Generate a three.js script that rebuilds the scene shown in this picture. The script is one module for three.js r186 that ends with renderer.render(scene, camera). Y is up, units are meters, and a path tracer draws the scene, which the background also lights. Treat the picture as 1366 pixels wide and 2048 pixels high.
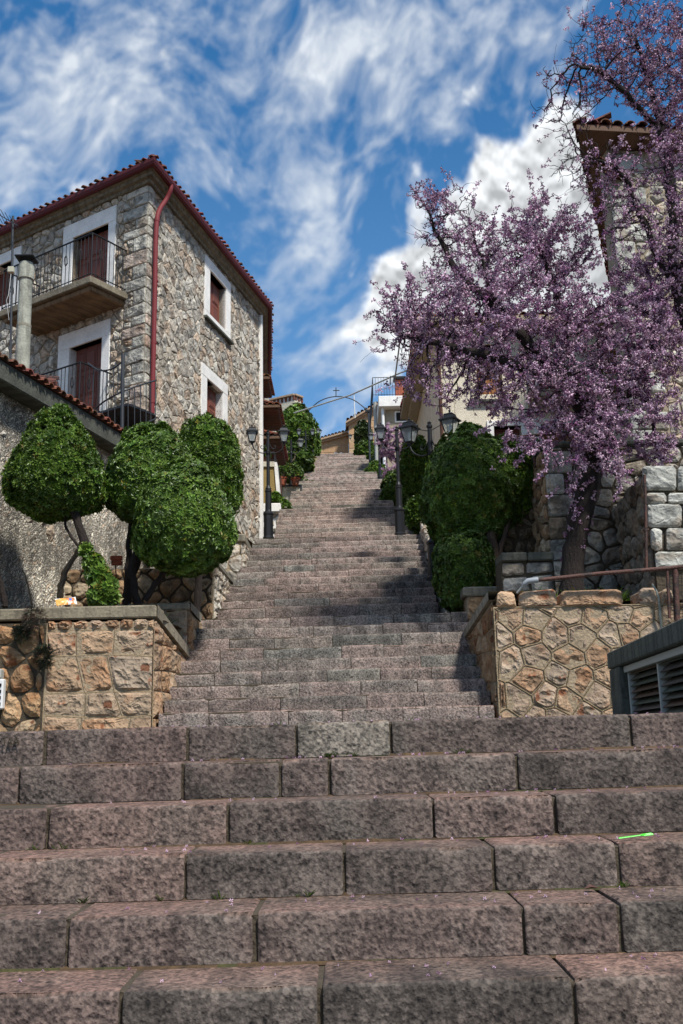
import * as THREE from 'three';
import { mergeGeometries } from 'three/addons/utils/BufferGeometryUtils.js';

// ---------------------------------------------------------------- camera, exposure, sun, sky
const scene = new THREE.Scene();
const EYE = 1.65, FPX = 1991, PITCH = THREE.MathUtils.degToRad(13), ROLL = THREE.MathUtils.degToRad(-1.25);
const camera = new THREE.PerspectiveCamera(THREE.MathUtils.radToDeg(2 * Math.atan(1024 / FPX)), 683 / 1024, 0.1, 1200);
camera.position.set(0, EYE, 0);
camera.rotation.order = 'YXZ';
camera.rotation.set(PITCH, 0, ROLL);
camera.updateMatrixWorld();
const renderer = new THREE.WebGLRenderer({ antialias: true });
renderer.setSize(683, 1024);
renderer.toneMapping = THREE.LinearToneMapping;
renderer.toneMappingExposure = 1.2;
renderer.shadowMap.enabled = true;
const sun = new THREE.DirectionalLight(new THREE.Color().setRGB(1.0, 0.96, 0.90), 3.9);
const SUN_DIR = new THREE.Vector3(0.34, 0.80, 0.50).normalize();
sun.position.copy(SUN_DIR).multiplyScalar(120).add(new THREE.Vector3(0, 8, -30));
sun.target.position.set(0, 8, -30);
sun.castShadow = true;
sun.shadow.radius = 11;
Object.assign(sun.shadow.camera, { left: -60, right: 60, top: 60, bottom: -60, near: 1, far: 320 });
sun.shadow.mapSize.set(2048, 2048);
scene.add(sun, sun.target);

// ---------------------------------------------------------------- numbers
function mulberry(a) { return () => { a |= 0; a = (a + 0x6d2b79f5) | 0; let t = Math.imul(a ^ (a >>> 15), 1 | a); t = (t + Math.imul(t ^ (t >>> 7), 61 | t)) ^ t; return ((t ^ (t >>> 14)) >>> 0) / 4294967296; }; }
let rnd = mulberry(7);
const rr = (a, b) => a + (b - a) * rnd();
const clamp = (x, a = 0, b = 1) => Math.min(b, Math.max(a, x));
const lerp = (a, b, t) => a + (b - a) * t;
const sstep = (a, b, x) => { const t = clamp((x - a) / (b - a)); return t * t * (3 - 2 * t); };
const V = (x, y, z) => new THREE.Vector3(x, y, z);
function h2(x, y, s) { let h = Math.imul(x, 374761393) ^ Math.imul(y, 668265263) ^ Math.imul(s, 2147483647 ^ 0x5bd1e995); h = Math.imul(h ^ (h >>> 13), 1274126177); return ((h ^ (h >>> 16)) >>> 0) / 4294967296; }
function vn(x, y, s, p = 0) {                       // value noise, tiling with period p when given
  let xi = Math.floor(x), yi = Math.floor(y); const fx = x - xi, fy = y - yi;
  let x1 = xi + 1, y1 = yi + 1;
  if (p) { xi = ((xi % p) + p) % p; yi = ((yi % p) + p) % p; x1 = ((x1 % p) + p) % p; y1 = ((y1 % p) + p) % p; }
  const u = fx * fx * (3 - 2 * fx), v = fy * fy * (3 - 2 * fy);
  return lerp(lerp(h2(xi, yi, s), h2(x1, yi, s), u), lerp(h2(xi, y1, s), h2(x1, y1, s), u), v);
}
function fbm(x, y, oct, s, p = 0) { let a = 0.5, t = 0, n = 0; for (let i = 0; i < oct; i++) { t += a * vn(x, y, s + i * 17, p); n += a; a *= 0.5; x *= 2; y *= 2; p *= 2; } return t / n; }
function h3(x, y, z, s) { return h2(Math.imul(x, 73856093) ^ Math.imul(z, 19349663), y, s); }
function vn3(x, y, z, s) {
  const xi = Math.floor(x), yi = Math.floor(y), zi = Math.floor(z), fx = x - xi, fy = y - yi, fz = z - zi;
  const u = fx * fx * (3 - 2 * fx), v = fy * fy * (3 - 2 * fy), w = fz * fz * (3 - 2 * fz);
  const c = (a, b, d) => h3(xi + a, yi + b, zi + d, s);
  return lerp(lerp(lerp(c(0, 0, 0), c(1, 0, 0), u), lerp(c(0, 1, 0), c(1, 1, 0), u), v), lerp(lerp(c(0, 0, 1), c(1, 0, 1), u), lerp(c(0, 1, 1), c(1, 1, 1), u), v), w);
}
function worley(x, y, p, s) {                        // [F1, F2, id], tiling with period p
  const xi = Math.floor(x), yi = Math.floor(y); let f1 = 9, f2 = 9, id = 0;
  for (let j = -1; j <= 1; j++) for (let i = -1; i <= 1; i++) {
    const cx = xi + i, cy = yi + j, px = ((cx % p) + p) % p, py = ((cy % p) + p) % p;
    const dx = cx + h2(px, py, s) - x, dy = cy + h2(px, py, s + 5) - y, d = Math.sqrt(dx * dx + dy * dy);
    if (d < f1) { f2 = f1; f1 = d; id = h2(px, py, s + 9); } else if (d < f2) f2 = d;
  }
  return [f1, f2, id];
}
function at(px, py, d) { const v = V((px - 683) / FPX, (1024 - py) / FPX, -1).applyQuaternion(camera.quaternion); return v.multiplyScalar(d / -v.z).add(V(0, EYE, 0)); }

// ---------------------------------------------------------------- sky: blue air, thin cirrus veils, one bright cumulus bank
function buildSky() {
  const W = 4096, H = 2048, data = new Float32Array(W * H * 4);
  const dirOf = (px, py) => { const v = at(px, py, 1).sub(V(0, EYE, 0)).normalize(); return [Math.atan2(v.x, -v.z) * 57.2958, Math.asin(v.y) * 57.2958]; };
  const K = 57.2958 / FPX;
  const blob = (px, py, rx, ry, amp, rot = 0) => { const [a, e] = dirOf(px, py); return { a, e, rx: rx * K / Math.cos(e / 57.3), ry: ry * K, amp, c: Math.cos(rot), s: Math.sin(rot), ce: Math.cos(e / 57.3) }; };
  const cirrus = [[690, 60, 330, 120, 0.78, 0.1], [560, 190, 330, 60, 0.55, 0.15], [800, 190, 240, 75, 0.6, -0.1], [330, 255, 300, 55, 0.5, -0.25], [110, 250, 130, 120, 0.4, 0.5], [430, 310, 75, 50, 0.62, 0.4],
    [670, 470, 60, 130, 0.6, -0.45], [600, 540, 110, 50, 0.45, 0.5], [560, 640, 90, 80, 0.6], [640, 720, 110, 80, 0.72], [700, 370, 110, 35, 0.4, 0.3], [960, 70, 110, 100, 0.4, 0.5], [270, 90, 230, 70, 0.36, 0.4], [40, 370, 120, 70, 0.6], [300, 20, 200, 35, 0.3],
    [920, 260, 200, 36, 0.36, -0.3], [700, 640, 60, 60, 0.45]].map((b) => blob(...b));
  const cumulus = [[822, 560, 62, 92, 0.9, -0.3], [770, 620, 40, 60, 0.6], [900, 600, 120, 130, 1], [1000, 470, 90, 100, 0.95], [975, 335, 30, 32, 0.62], [1110, 320, 72, 78, 0.85, 0.4], [1090, 420, 110, 90, 0.9], [1180, 560, 220, 190, 1.1], [1040, 640, 250, 120, 1], [1150, 240, 50, 50, 0.55], [1330, 330, 90, 110, 0.35]].map((b) => blob(...b));
  const field = (list, A, E) => { let t = 0; for (const b of list) { const x = A - b.a, y = E - b.e, p = (x * b.c + y * b.s) / b.rx, q = (-x * b.s + y * b.c) / b.ry, g = p * p + q * q; if (g < 6) t += b.amp * Math.exp(-g * 1.1); } return t; };
  for (let j = 0; j < H; j++) {
    const el = ((j + 0.5) / H - 0.5) * Math.PI, E = el * 57.2958, sy = Math.sin(el), cy = Math.cos(el);
    for (let i = 0; i < W; i++) {
      const o = (j * W + i) * 4; let r, g, b;
      if (E < -1) { r = 0.18; g = 0.19; b = 0.19; } else {
        const ph = ((i + 0.5) / W - 0.5) * 2 * Math.PI, dx = Math.cos(ph) * cy, dz = Math.sin(ph) * cy;
        const A = Math.atan2(dx, -dz) * 57.2958;
        const t = sstep(9, 40, E), t0 = sstep(-1, 20, E);
        r = lerp(lerp(0.36, 0.14, t0), 0.031, t); g = lerp(lerp(0.52, 0.33, t0), 0.138, t); b = lerp(lerp(0.72, 0.63, t0), 0.345, t);
        const win = Math.exp(-Math.pow((A) / 34, 4) - Math.pow((E - 27) / 24, 4));
        const flat = 1 / Math.max(0.12, sy + 0.08), X = dx * flat, Z = dz * flat;
        // fibres: rotated, stretched, warped
        const aE = A / 57.3, eE = E / 57.3, wx = fbm(aE * 5, eE * 5, 4, 61) - 0.5, wz = fbm(aE * 5 + 9, eE * 5, 4, 71) - 0.5;
        const p = aE * 0.85 + eE * 0.52 + wx * 0.10, q = -aE * 0.52 + eE * 0.85 + wz * 0.12;
        const f = fbm(p * 9, q * 18, 6, 91), f2 = 1 - Math.abs(2 * fbm(p * 24 + wx, q * 60 + wz, 5, 131) - 1), f3 = fbm(p * 24 + wz * 1.5, q * 40 + wx * 1.5, 6, 171), f4 = fbm(p * 80 + wz * 2, q * 110 + wx * 2, 5, 191);
        let C = lerp(0.30 + 0.5 * (fbm(X * 1.1, Z * 1.1, 3, 201) - 0.4), field(cirrus, A, E) + 0.1, win);
        let dens = clamp(Math.min(C, 0.92) * 0.58 + (f - 0.5) * 1.05 + (f2 - 0.62) * 0.16 + (f3 - 0.5) * 0.95 + (f4 - 0.5) * 0.6 - 0.03); dens = Math.pow(dens, 1.3) * 0.86;
        dens *= sstep(2, 12, E) * 0.8 + 0.2;
        const cg = 0.72 + 0.06 * dens;
        r = lerp(r, cg * 0.93, dens); g = lerp(g, cg * 0.985, dens); b = lerp(b, cg * 1.04, dens);
        // cumulus
        const bx = A * 0.42 + wx * 0.8, by = E * 0.42 + wz * 0.8;
        const puff = fbm(bx + wx, by + wz, 6, 301), c2 = lerp(fbm(X * 1.5 + 3, Z * 1.5, 2, 331) * 0.9 - 0.12, field(cumulus, A, E), win);
        const cd = sstep(0.36, 0.82, c2 + (puff - 0.5) * 1.5 + (f3 - 0.5) * 0.55) * lerp(0.75, 1, win) * sstep(-1, 8, E);
        if (cd > 0.002) {
          const inner = sstep(0.5, 1.3, c2 + (puff - 0.5) * 0.8), lump = fbm(bx * 2.2, by * 2.2 + 0.35, 4, 303) - fbm(bx * 2.2, by * 2.2, 4, 303);
          const sh = clamp(0.82 - 1.1 * lump - 0.42 * inner * (1 - puff), 0.42, 1.0);
          r = lerp(r, sh * 0.97, cd); g = lerp(g, sh, cd); b = lerp(b, sh * 1.03, cd);
        }
      }
      data[o] = r; data[o + 1] = g; data[o + 2] = b; data[o + 3] = 1;
    }
  }
  const t = new THREE.DataTexture(data, W, H, THREE.RGBAFormat, THREE.FloatType);
  t.mapping = THREE.EquirectangularReflectionMapping; t.magFilter = THREE.LinearFilter; t.minFilter = THREE.LinearFilter; t.needsUpdate = true;
  return t;
}
scene.background = buildSky();
scene.environment = scene.background;

// ---------------------------------------------------------------- naming
const used = new Map();
function numbered(name) { const n = used.get(name) ?? 0; used.set(name, n + 1); return n ? name + '_' + String(n).padStart(3, '0') : name; }
function thing(name, label, category, group, pos) { const o = new THREE.Group(); o.name = numbered(name); if (pos) { o.position.copy(pos); baseOf.set(o, pos.clone()); } o.userData = { label, category }; if (group) o.userData.group = group; scene.add(o); return o; }
function struct(name, geo, mat) { const m = geo ? new THREE.Mesh(geo, mat) : new THREE.Group(); m.name = numbered(name); m.userData.kind = 'structure'; m.castShadow = m.receiveShadow = true; scene.add(m); return m; }
const baseOf = new Map();
function part(name, geo, mat, parent, kind) {       // geometry arrives in world coordinates and is moved to the base of its thing
  if (geo instanceof MB) { if (geo.empty()) return null; geo = geo.geo(); }
  const b = baseOf.get(parent); if (b && !geo.isInst) geo.translate(-b.x, -b.y, -b.z);
  const m = new THREE.Mesh(geo, mat); m.name = name; m.castShadow = m.receiveShadow = true; if (kind) m.userData.kind = kind;
  if (b) baseOf.set(m, b);
  parent.add(m); return m;
}
function tag(mesh, label, category, group) { mesh.userData.label = label; mesh.userData.category = category; if (group) mesh.userData.group = group; return mesh; }

// ---------------------------------------------------------------- mesh builder (positions, normals, uv in metres, tones)
class MB {
  constructor() { this.p = []; this.n = []; this.u = []; this.c = []; this.tone = [1, 1, 1]; this.off = [0, 0]; }
  shift() { this.off = [rr(0, 7), rr(0, 7)]; return this; }
  vert(p, n, u, v) { this.p.push(p.x, p.y, p.z); this.n.push(n.x, n.y, n.z); this.u.push(u + this.off[0], v + this.off[1]); this.c.push(...this.tone); }
  tri(a, b, c, F) {                                  // flat; a frame F (Matrix4) turns local points into the world
    const n = V().crossVectors(b.clone().sub(a), c.clone().sub(a)); if (n.lengthSq() < 1e-16) return; n.normalize();
    const ax = Math.abs(n.x), ay = Math.abs(n.y), az = Math.abs(n.z);
    const uv = (q) => (ax > ay && ax > az ? [q.z, q.y] : ay > az ? [q.x, q.z] : [q.x, q.y]);
    const N = F ? n.clone().transformDirection(F) : n;
    for (const q of [a, b, c]) { const [s, t] = uv(q); this.vert(F ? q.clone().applyMatrix4(F) : q, N, s, t); }
  }
  quad(a, b, c, d, F) { this.tri(a, b, c, F); this.tri(a, c, d, F); }
  box(F, x0, x1, y0, y1, z0, z1, ch = 0.006) {       // chamfered box
    ch = Math.min(ch, (x1 - x0) * 0.4, (y1 - y0) * 0.4, (z1 - z0) * 0.4);
    const X = [x0, x1], Y = [y0, y1], Z = [z0, z1], sg = [1, -1];
    const P = (i, j, k, ax) => V(X[i] + (ax !== 0 ? sg[i] * ch : 0), Y[j] + (ax !== 1 ? sg[j] * ch : 0), Z[k] + (ax !== 2 ? sg[k] * ch : 0));
    const mid = V((x0 + x1) / 2, (y0 + y1) / 2, (z0 + z1) / 2);
    const out = (...q) => { const n = V().crossVectors(q[1].clone().sub(q[0]), q[2].clone().sub(q[0])), m = q[0].clone().add(q[1]).add(q[2]).divideScalar(3).sub(mid); if (n.dot(m) < 0) q.reverse(); q.length === 3 ? this.tri(...q, F) : this.quad(...q, F); };
    for (const i of [0, 1]) { out(P(i, 0, 0, 0), P(i, 1, 0, 0), P(i, 1, 1, 0), P(i, 0, 1, 0)); out(P(0, i, 0, 1), P(1, i, 0, 1), P(1, i, 1, 1), P(0, i, 1, 1)); out(P(0, 0, i, 2), P(1, 0, i, 2), P(1, 1, i, 2), P(0, 1, i, 2)); }
    if (ch > 0) {
      for (const i of [0, 1]) for (const j of [0, 1]) {
        out(P(i, j, 0, 0), P(i, j, 1, 0), P(i, j, 1, 1), P(i, j, 0, 1)); out(P(i, 0, j, 0), P(i, 1, j, 0), P(i, 1, j, 2), P(i, 0, j, 2)); out(P(0, i, j, 1), P(1, i, j, 1), P(1, i, j, 2), P(0, i, j, 2));
        for (const k of [0, 1]) out(P(i, j, k, 0), P(i, j, k, 1), P(i, j, k, 2));
      }
    }
    return this;
  }
  tube(pts, rad, sides = 6, cap = true) {            // pts world, rad number or list
    const R = (i) => (Array.isArray(rad) ? rad[Math.min(i, rad.length - 1)] : rad), rings = [], acc = [0];
    let ref = V(0.31, 0.2, 0.93), prev = null;
    for (let i = 0; i < pts.length; i++) {
      const t = pts[Math.min(i + 1, pts.length - 1)].clone().sub(pts[Math.max(i - 1, 0)]).normalize();
      if (i) acc.push(acc[i - 1] + pts[i].distanceTo(pts[i - 1]));
      let a = prev ? prev.clone().addScaledVector(t, -prev.dot(t)) : V().crossVectors(t, Math.abs(t.dot(ref)) > 0.9 ? V(1, 0, 0) : ref); a.normalize(); prev = a;
      const b = V().crossVectors(t, a), ring = [];
      for (let k = 0; k <= sides; k++) { const w = (k / sides) * Math.PI * 2, n = a.clone().multiplyScalar(Math.cos(w)).addScaledVector(b, Math.sin(w)); ring.push({ p: pts[i].clone().addScaledVector(n, R(i)), n, u: (k / sides) * R(0) * 6.28 }); }
      rings.push({ ring, t, c: pts[i] });
    }
    for (let i = 0; i + 1 < rings.length; i++) for (let k = 0; k < sides; k++) {
      const A = rings[i].ring[k], B = rings[i].ring[k + 1], C = rings[i + 1].ring[k + 1], D = rings[i + 1].ring[k];
      for (const [q, s] of [[A, 0], [B, 0], [C, 1], [A, 0], [C, 1], [D, 1]]) this.vert(q.p, q.n, q.u, acc[i + s]);
    }
    if (cap) for (const [e, sg] of [[rings[0], -1], [rings[rings.length - 1], 1]]) for (let k = 0; k < sides; k++) { const n = e.t.clone().multiplyScalar(sg), q = [e.ring[k].p, e.ring[k + 1].p]; if (sg < 0) q.reverse(); this.vert(e.c, n, 0, 0); this.vert(q[0], n, 0.03, 0); this.vert(q[1], n, 0, 0.03); }
    return this;
  }
  bar(F, a, b, r, sides = 6) { return this.tube([a.clone().applyMatrix4(F), b.clone().applyMatrix4(F)], r, sides); }
  lathe(F, prof, sides = 12) {                       // prof: [radius, y] from bottom to top, about local y
    for (let i = 0; i + 1 < prof.length; i++) for (let k = 0; k < sides; k++) {
      const P = (j, kk) => { const w = (kk / sides) * Math.PI * 2; return V(Math.cos(w) * prof[j][0], prof[j][1], -Math.sin(w) * prof[j][0]); };
      this.quad(P(i, k), P(i, k + 1), P(i + 1, k + 1), P(i + 1, k), F);
    }
    return this;
  }
  empty() { return !this.p.length; }
  geo() {
    const g = new THREE.BufferGeometry();
    g.setAttribute('position', new THREE.Float32BufferAttribute(this.p, 3)); g.setAttribute('normal', new THREE.Float32BufferAttribute(this.n, 3));
    g.setAttribute('uv', new THREE.Float32BufferAttribute(this.u, 2)); g.setAttribute('color', new THREE.Float32BufferAttribute(this.c, 3)); return g;
  }
}
const mb = () => new MB().shift();
function frame(ox, oy, oz, ux, uz) { const l = Math.hypot(ux, uz); ux /= l; uz /= l; return new THREE.Matrix4().makeBasis(V(ux, 0, uz), V(0, 1, 0), V(-uz, 0, ux)).setPosition(ox, oy, oz); }
const WORLD = new THREE.Matrix4();
function on(F, px, py, w = 0) {                       // pixel ray meets the plane local z = w of frame F -> local [u, v]
  const inv = F.clone().invert(), o = V(0, EYE, 0).applyMatrix4(inv), e = at(px, py, 10).applyMatrix4(inv).sub(o), k = (w - o.z) / e.z;
  return [o.x + e.x * k, o.y + e.y * k];
}

// ---------------------------------------------------------------- procedural surfaces
const toS = (x) => Math.round(255 * Math.pow(clamp(x), 1 / 2.2));
function surface(size, metres, fn, bump, opt = {}) {
  const col = new Uint8Array(size * size * 4), hgt = new Uint8Array(size * size * 4);
  for (let j = 0; j < size; j++) for (let i = 0; i < size; i++) {
    const [r, g, b, h] = fn(i / size, j / size), o = (j * size + i) * 4;
    col[o] = toS(r); col[o + 1] = toS(g); col[o + 2] = toS(b); col[o + 3] = 255;
    hgt[o] = hgt[o + 1] = hgt[o + 2] = Math.round(255 * clamp(h)); hgt[o + 3] = 255;
  }
  const tex = (d, srgb) => { const t = new THREE.DataTexture(d, size, size, THREE.RGBAFormat); t.wrapS = t.wrapT = THREE.RepeatWrapping; t.magFilter = THREE.LinearFilter; t.minFilter = THREE.LinearMipmapLinearFilter; t.repeat.set(1 / metres, 1 / metres); if (srgb) t.colorSpace = THREE.SRGBColorSpace; t.needsUpdate = true; return t; };
  return { map: tex(col, true), bumpMap: tex(hgt, false), bumpScale: bump, roughness: opt.roughness ?? 0.95, vertexColors: true };
}
const mat = (s, extra = {}) => new THREE.MeshStandardMaterial({ ...s, ...extra });
const rgb = (r, g, b) => new THREE.Color().setRGB(r, g, b);
const plain = (r, g, b, rough = 0.6, metal = 0) => new THREE.MeshStandardMaterial({ color: rgb(r, g, b), roughness: rough, metalness: metal });

// bush-hammered limestone of the steps: pitted, pink and grey, dark lichen
const T_STEP = surface(1024, 1.3, (u, v) => {
  const a = fbm(u * 4, v * 4, 5, 11, 4), w1 = worley(u * 46 + a * 1.6, v * 46 + a * 1.6, 46, 5), w2 = worley(u * 21 + a * 2, v * 21 - a, 21, 15), n = fbm(u * 90, v * 90, 3, 21, 90), m = fbm(u * 12, v * 12, 4, 41, 12);
  const rg = 1 - Math.abs(2 * fbm(u * 34 + a * 3, v * 34 - a * 2, 4, 121, 34) - 1), pit = sstep(0.1, 0.65, w1[0]) * 0.30 + sstep(0.2, 0.8, w2[0]) * 0.12, h = clamp(0.78 - pit * 0.6 + (n - 0.5) * 0.7 + (rg - 0.6) * 0.45 + (m - 0.5) * 0.45);
  const st = sstep(0.46, 0.72, fbm(u * 16, v * 4, 5, 111, 4)) * 0.36, g2 = fbm(u * 170, v * 170, 2, 131, 170), k = Math.max(0.04, 0.24 + 0.85 * Math.pow(h, 1.7) + 0.4 * (n - 0.5) + 0.7 * (g2 - 0.5)) * (1 - st), pink = sstep(0.35, 0.65, fbm(u * 3, v * 3, 4, 81, 3)), lich = sstep(0.55, 0.76, fbm(u * 6, v * 6, 5, 91, 6)) * 0.26, pale = sstep(0.62, 0.76, fbm(u * 9, v * 9, 5, 101, 9)) * 0.3;
  let r = k * lerp(0.63, 0.71, pink), g = k * lerp(0.59, 0.60, pink), b = k * lerp(0.535, 0.545, pink);
  r *= 1 - lich; g *= 1 - lich * 0.96; b *= 1 - lich * 0.95; r = lerp(r, k * 0.9, pale); g = lerp(g, k * 0.88, pale); b = lerp(b, k * 0.82, pale);
  return [r, g, b, h];
}, 0.009);
// quarry-faced limestone with crests and rusty veins
const rockH = (u, v, s) => { const q = fbm(u * 5, v * 5, 5, s, 5), r1 = 1 - Math.abs(2 * fbm(u * 7 + q, v * 7 - q, 5, s + 30, 7) - 1), w = worley(u * 18 + q * 3, v * 18 + q * 2, 18, s + 60); return clamp(0.35 * q + 0.5 * Math.pow(r1, 2.2) + 0.3 * w[0] - 0.05); };
const T_WARM = surface(1024, 1.1, (u, v) => {
  const h = rockH(u, v, 211), n = fbm(u * 80, v * 80, 3, 221, 80), rust = sstep(0.50, 0.76, fbm(u * 5, v * 5, 5, 231, 5)) * 0.8, deep = sstep(0.66, 0.76, fbm(u * 7, v * 7, 4, 241, 7)), k = 0.32 + 0.75 * h + 0.3 * (n - 0.5);
  return [k * lerp(lerp(0.86, 0.84, rust), 0.50, deep), k * lerp(lerp(0.78, 0.60, rust), 0.25, deep), k * lerp(lerp(0.67, 0.42, rust), 0.15, deep), h];
}, 0.05);
const T_GREY = surface(1024, 1.1, (u, v) => {
  const h = rockH(u, v, 311), n = fbm(u * 80, v * 80, 3, 321, 80), rust = sstep(0.58, 0.78, fbm(u * 4, v * 4, 5, 331, 4)) * 0.6, dark = sstep(0.5, 0.72, fbm(u * 8, v * 8, 5, 341, 8)) * 0.5, k = (0.34 + 0.75 * h + 0.3 * (n - 0.5)) * (1 - dark);
  return [k * lerp(0.84, 0.80, rust), k * lerp(0.83, 0.62, rust), k * lerp(0.78, 0.47, rust), h];
}, 0.028);
const T_MORTAR = surface(512, 0.7, (u, v) => { const n = fbm(u * 30, v * 30, 4, 401, 30), m = fbm(u * 5, v * 5, 3, 411, 5), k = 0.45 + 0.5 * n + 0.3 * (m - 0.5); return [k * 0.9, k * 0.84, k * 0.72, n]; }, 0.012);
const T_CONC = surface(512, 1.4, (u, v) => { const n = fbm(u * 60, v * 60, 3, 421, 60), m = fbm(u * 6, v * 6, 5, 431, 6), st = sstep(0.5, 0.7, fbm(u * 14, v * 3, 4, 441, 3)) * 0.35, k = (0.5 + 0.35 * n + 0.6 * (m - 0.5)) * (1 - st); return [k * 0.93, k * 0.93, k * 0.86, n * 0.6 + m * 0.4]; }, 0.01);
// rough-cast wall: pebbles and shards thrown into mortar
const T_CAST = surface(1024, 1.7, (u, v) => {
  const q = fbm(u * 12, v * 12, 5, 451, 12), w = worley(u * 36 + q * 5, v * 36 + q * 4, 36, 461), w0 = worley(u * 20 + q * 4, v * 20 - q * 3, 20, 471), n = fbm(u * 90, v * 90, 3, 481, 90);
  const st = sstep(0.05, 0.22, w[1] - w[0]), big = sstep(0.45, 0.65, fbm(u * 4, v * 4, 4, 491, 4)), h = clamp(st * (0.5 + 0.5 * w[2]) * 0.8 + 0.3 * (n - 0.3) + 0.15 * (1 - w0[0]));
  const k = lerp(0.20, lerp(0.4, 1.0, w[2]), st) * (0.72 + 0.55 * n) * lerp(0.62, 1.15, big) * (1 - 0.3 * sstep(0.5, 0.7, fbm(u * 9, v * 2, 4, 495, 2))), rust = w[2] > 0.62 && w[2] < 0.7 ? 0.5 : 0;
  return [k * 0.86, k * lerp(0.83, 0.62, rust), k * lerp(0.75, 0.42, rust), h];
}, 0.05);
const T_PLASTER = surface(512, 0.8, (u, v) => { const w = worley(u * 40, v * 40, 40, 501), n = fbm(u * 24, v * 24, 4, 511, 24), m = fbm(u * 3, v * 3, 4, 521, 3); const k = 0.72 + 0.18 * n + 0.25 * (m - 0.5) - 0.2 * sstep(0.5, 0.0, w[0]); return [k, k * 0.985, k * 0.95, clamp(w[0] * 0.8 + n * 0.3)]; }, 0.012);
const T_WOOD = surface(512, 0.9, (u, v) => { const q = fbm(u * 3, v * 1, 3, 531, 1), g = fbm(u * 60 + q * 6, v * 3, 4, 541, 3), m = fbm(u * 5, v * 2, 3, 551, 1), k = 0.4 + 0.7 * g + 0.5 * (m - 0.5); return [k, k * 0.92, k * 0.88, g]; }, 0.004);
const T_BARK = surface(512, 0.5, (u, v) => { const q = fbm(u * 4, v * 4, 3, 561, 4), r = 1 - Math.abs(2 * fbm(u * 14 + q, v * 4 + q, 5, 571, 2) - 1), n = fbm(u * 50, v * 50, 3, 581, 50), k = 0.25 + 0.8 * r * (0.5 + n); return [k, k * 0.86, k * 0.76, r]; }, 0.025);
const T_CLAY = surface(512, 0.6, (u, v) => { const n = fbm(u * 50, v * 50, 3, 591, 50), m = fbm(u * 4, v * 4, 5, 601, 4), d = sstep(0.5, 0.72, fbm(u * 7, v * 7, 5, 611, 7)) * 0.6, k = (0.55 + 0.4 * n + 0.5 * (m - 0.5)) * (1 - d); return [k, k * lerp(0.95, 1.5, d), k * lerp(0.92, 1.6, d), n]; }, 0.006);
const T_SOIL = surface(512, 1, (u, v) => { const n = fbm(u * 24, v * 24, 5, 621, 24), k = 0.3 + 0.9 * n; return [k, k * 0.86, k * 0.68, n]; }, 0.03);

const M = {
  step: mat(T_STEP), warm: mat(T_WARM), grey: mat(T_GREY), mortar: mat(T_MORTAR, { color: rgb(0.50, 0.44, 0.36) }), darkMortar: mat(T_MORTAR, { color: rgb(0.115, 0.095, 0.07) }), paleMortar: mat(T_MORTAR, { color: rgb(0.56, 0.46, 0.35) }),
  conc: mat(T_CONC, { color: rgb(0.40, 0.37, 0.31) }), concCap: mat(T_CONC, { color: rgb(0.40, 0.345, 0.27) }), concDark: mat(T_CONC, { color: rgb(0.15, 0.155, 0.135) }), concWarm: mat(T_CONC, { color: rgb(0.34, 0.29, 0.22) }), concPale: mat(T_CONC, { color: rgb(0.62, 0.63, 0.56) }),
  cast: mat(T_CAST, { color: rgb(1.45, 1.36, 1.22) }), cream: mat(T_PLASTER, { color: rgb(1.02, 0.93, 0.76) }), white: mat(T_PLASTER, { color: rgb(1.16, 1.15, 1.12), bumpScale: 0.002 }), mustard: mat(T_PLASTER, { color: rgb(0.42, 0.30, 0.11) }), beige: mat(T_PLASTER, { color: rgb(0.55, 0.47, 0.35) }), pale: mat(T_PLASTER, { color: rgb(0.80, 0.76, 0.62) }),
  shutter: mat(T_WOOD, { color: rgb(0.21, 0.062, 0.038), roughness: 0.6 }), wood: mat(T_WOOD, { color: rgb(0.10, 0.040, 0.022), roughness: 0.75 }), woodOrange: mat(T_WOOD, { color: rgb(0.36, 0.16, 0.05), roughness: 0.7 }), soffitWood: mat(T_WOOD, { color: rgb(0.16, 0.10, 0.065), roughness: 0.85 }),
  bark: mat(T_BARK, { color: rgb(0.10, 0.08, 0.065) }), barkDark: mat(T_BARK, { color: rgb(0.026, 0.020, 0.018) }), barkGrey: mat(T_BARK, { color: rgb(0.20, 0.17, 0.13) }),
  clay: mat(T_CLAY, { color: rgb(0.34, 0.115, 0.065) }), clayOld: mat(T_CLAY, { color: rgb(0.25, 0.10, 0.07) }), pot: mat(T_CLAY, { color: rgb(0.52, 0.15, 0.08) }), soil: mat(T_SOIL, { color: rgb(0.12, 0.09, 0.06) }),
  church: mat(T_PLASTER, { color: rgb(0.70, 0.50, 0.31), bumpScale: 0.01 }), churchTrim: mat(T_PLASTER, { color: rgb(0.55, 0.40, 0.27), bumpScale: 0.006 }),
  iron: plain(0.016, 0.017, 0.019, 0.5, 0.3), ironGrey: plain(0.05, 0.055, 0.06, 0.5, 0.4), rust: mat(T_CLAY, { color: rgb(0.14, 0.062, 0.045), roughness: 0.7 }), red: plain(0.105, 0.009, 0.012, 0.7), redPipe: plain(0.20, 0.022, 0.026, 0.7), steel: plain(0.42, 0.43, 0.42, 0.45, 0.6), whitePaint: plain(0.80, 0.80, 0.78, 0.5), greyPaint: plain(0.42, 0.42, 0.38, 0.6),
  glass: new THREE.MeshPhysicalMaterial({ color: rgb(0.86, 0.90, 0.88), roughness: 0.28, transmission: 0.75, thickness: 0, ior: 1.45 }), dark: plain(0.012, 0.011, 0.010, 0.9),
  louver: mat(T_CONC, { color: rgb(0.17, 0.16, 0.14), roughness: 0.6 }), green: plain(0.10, 0.75, 0.05, 0.35),
};

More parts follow.
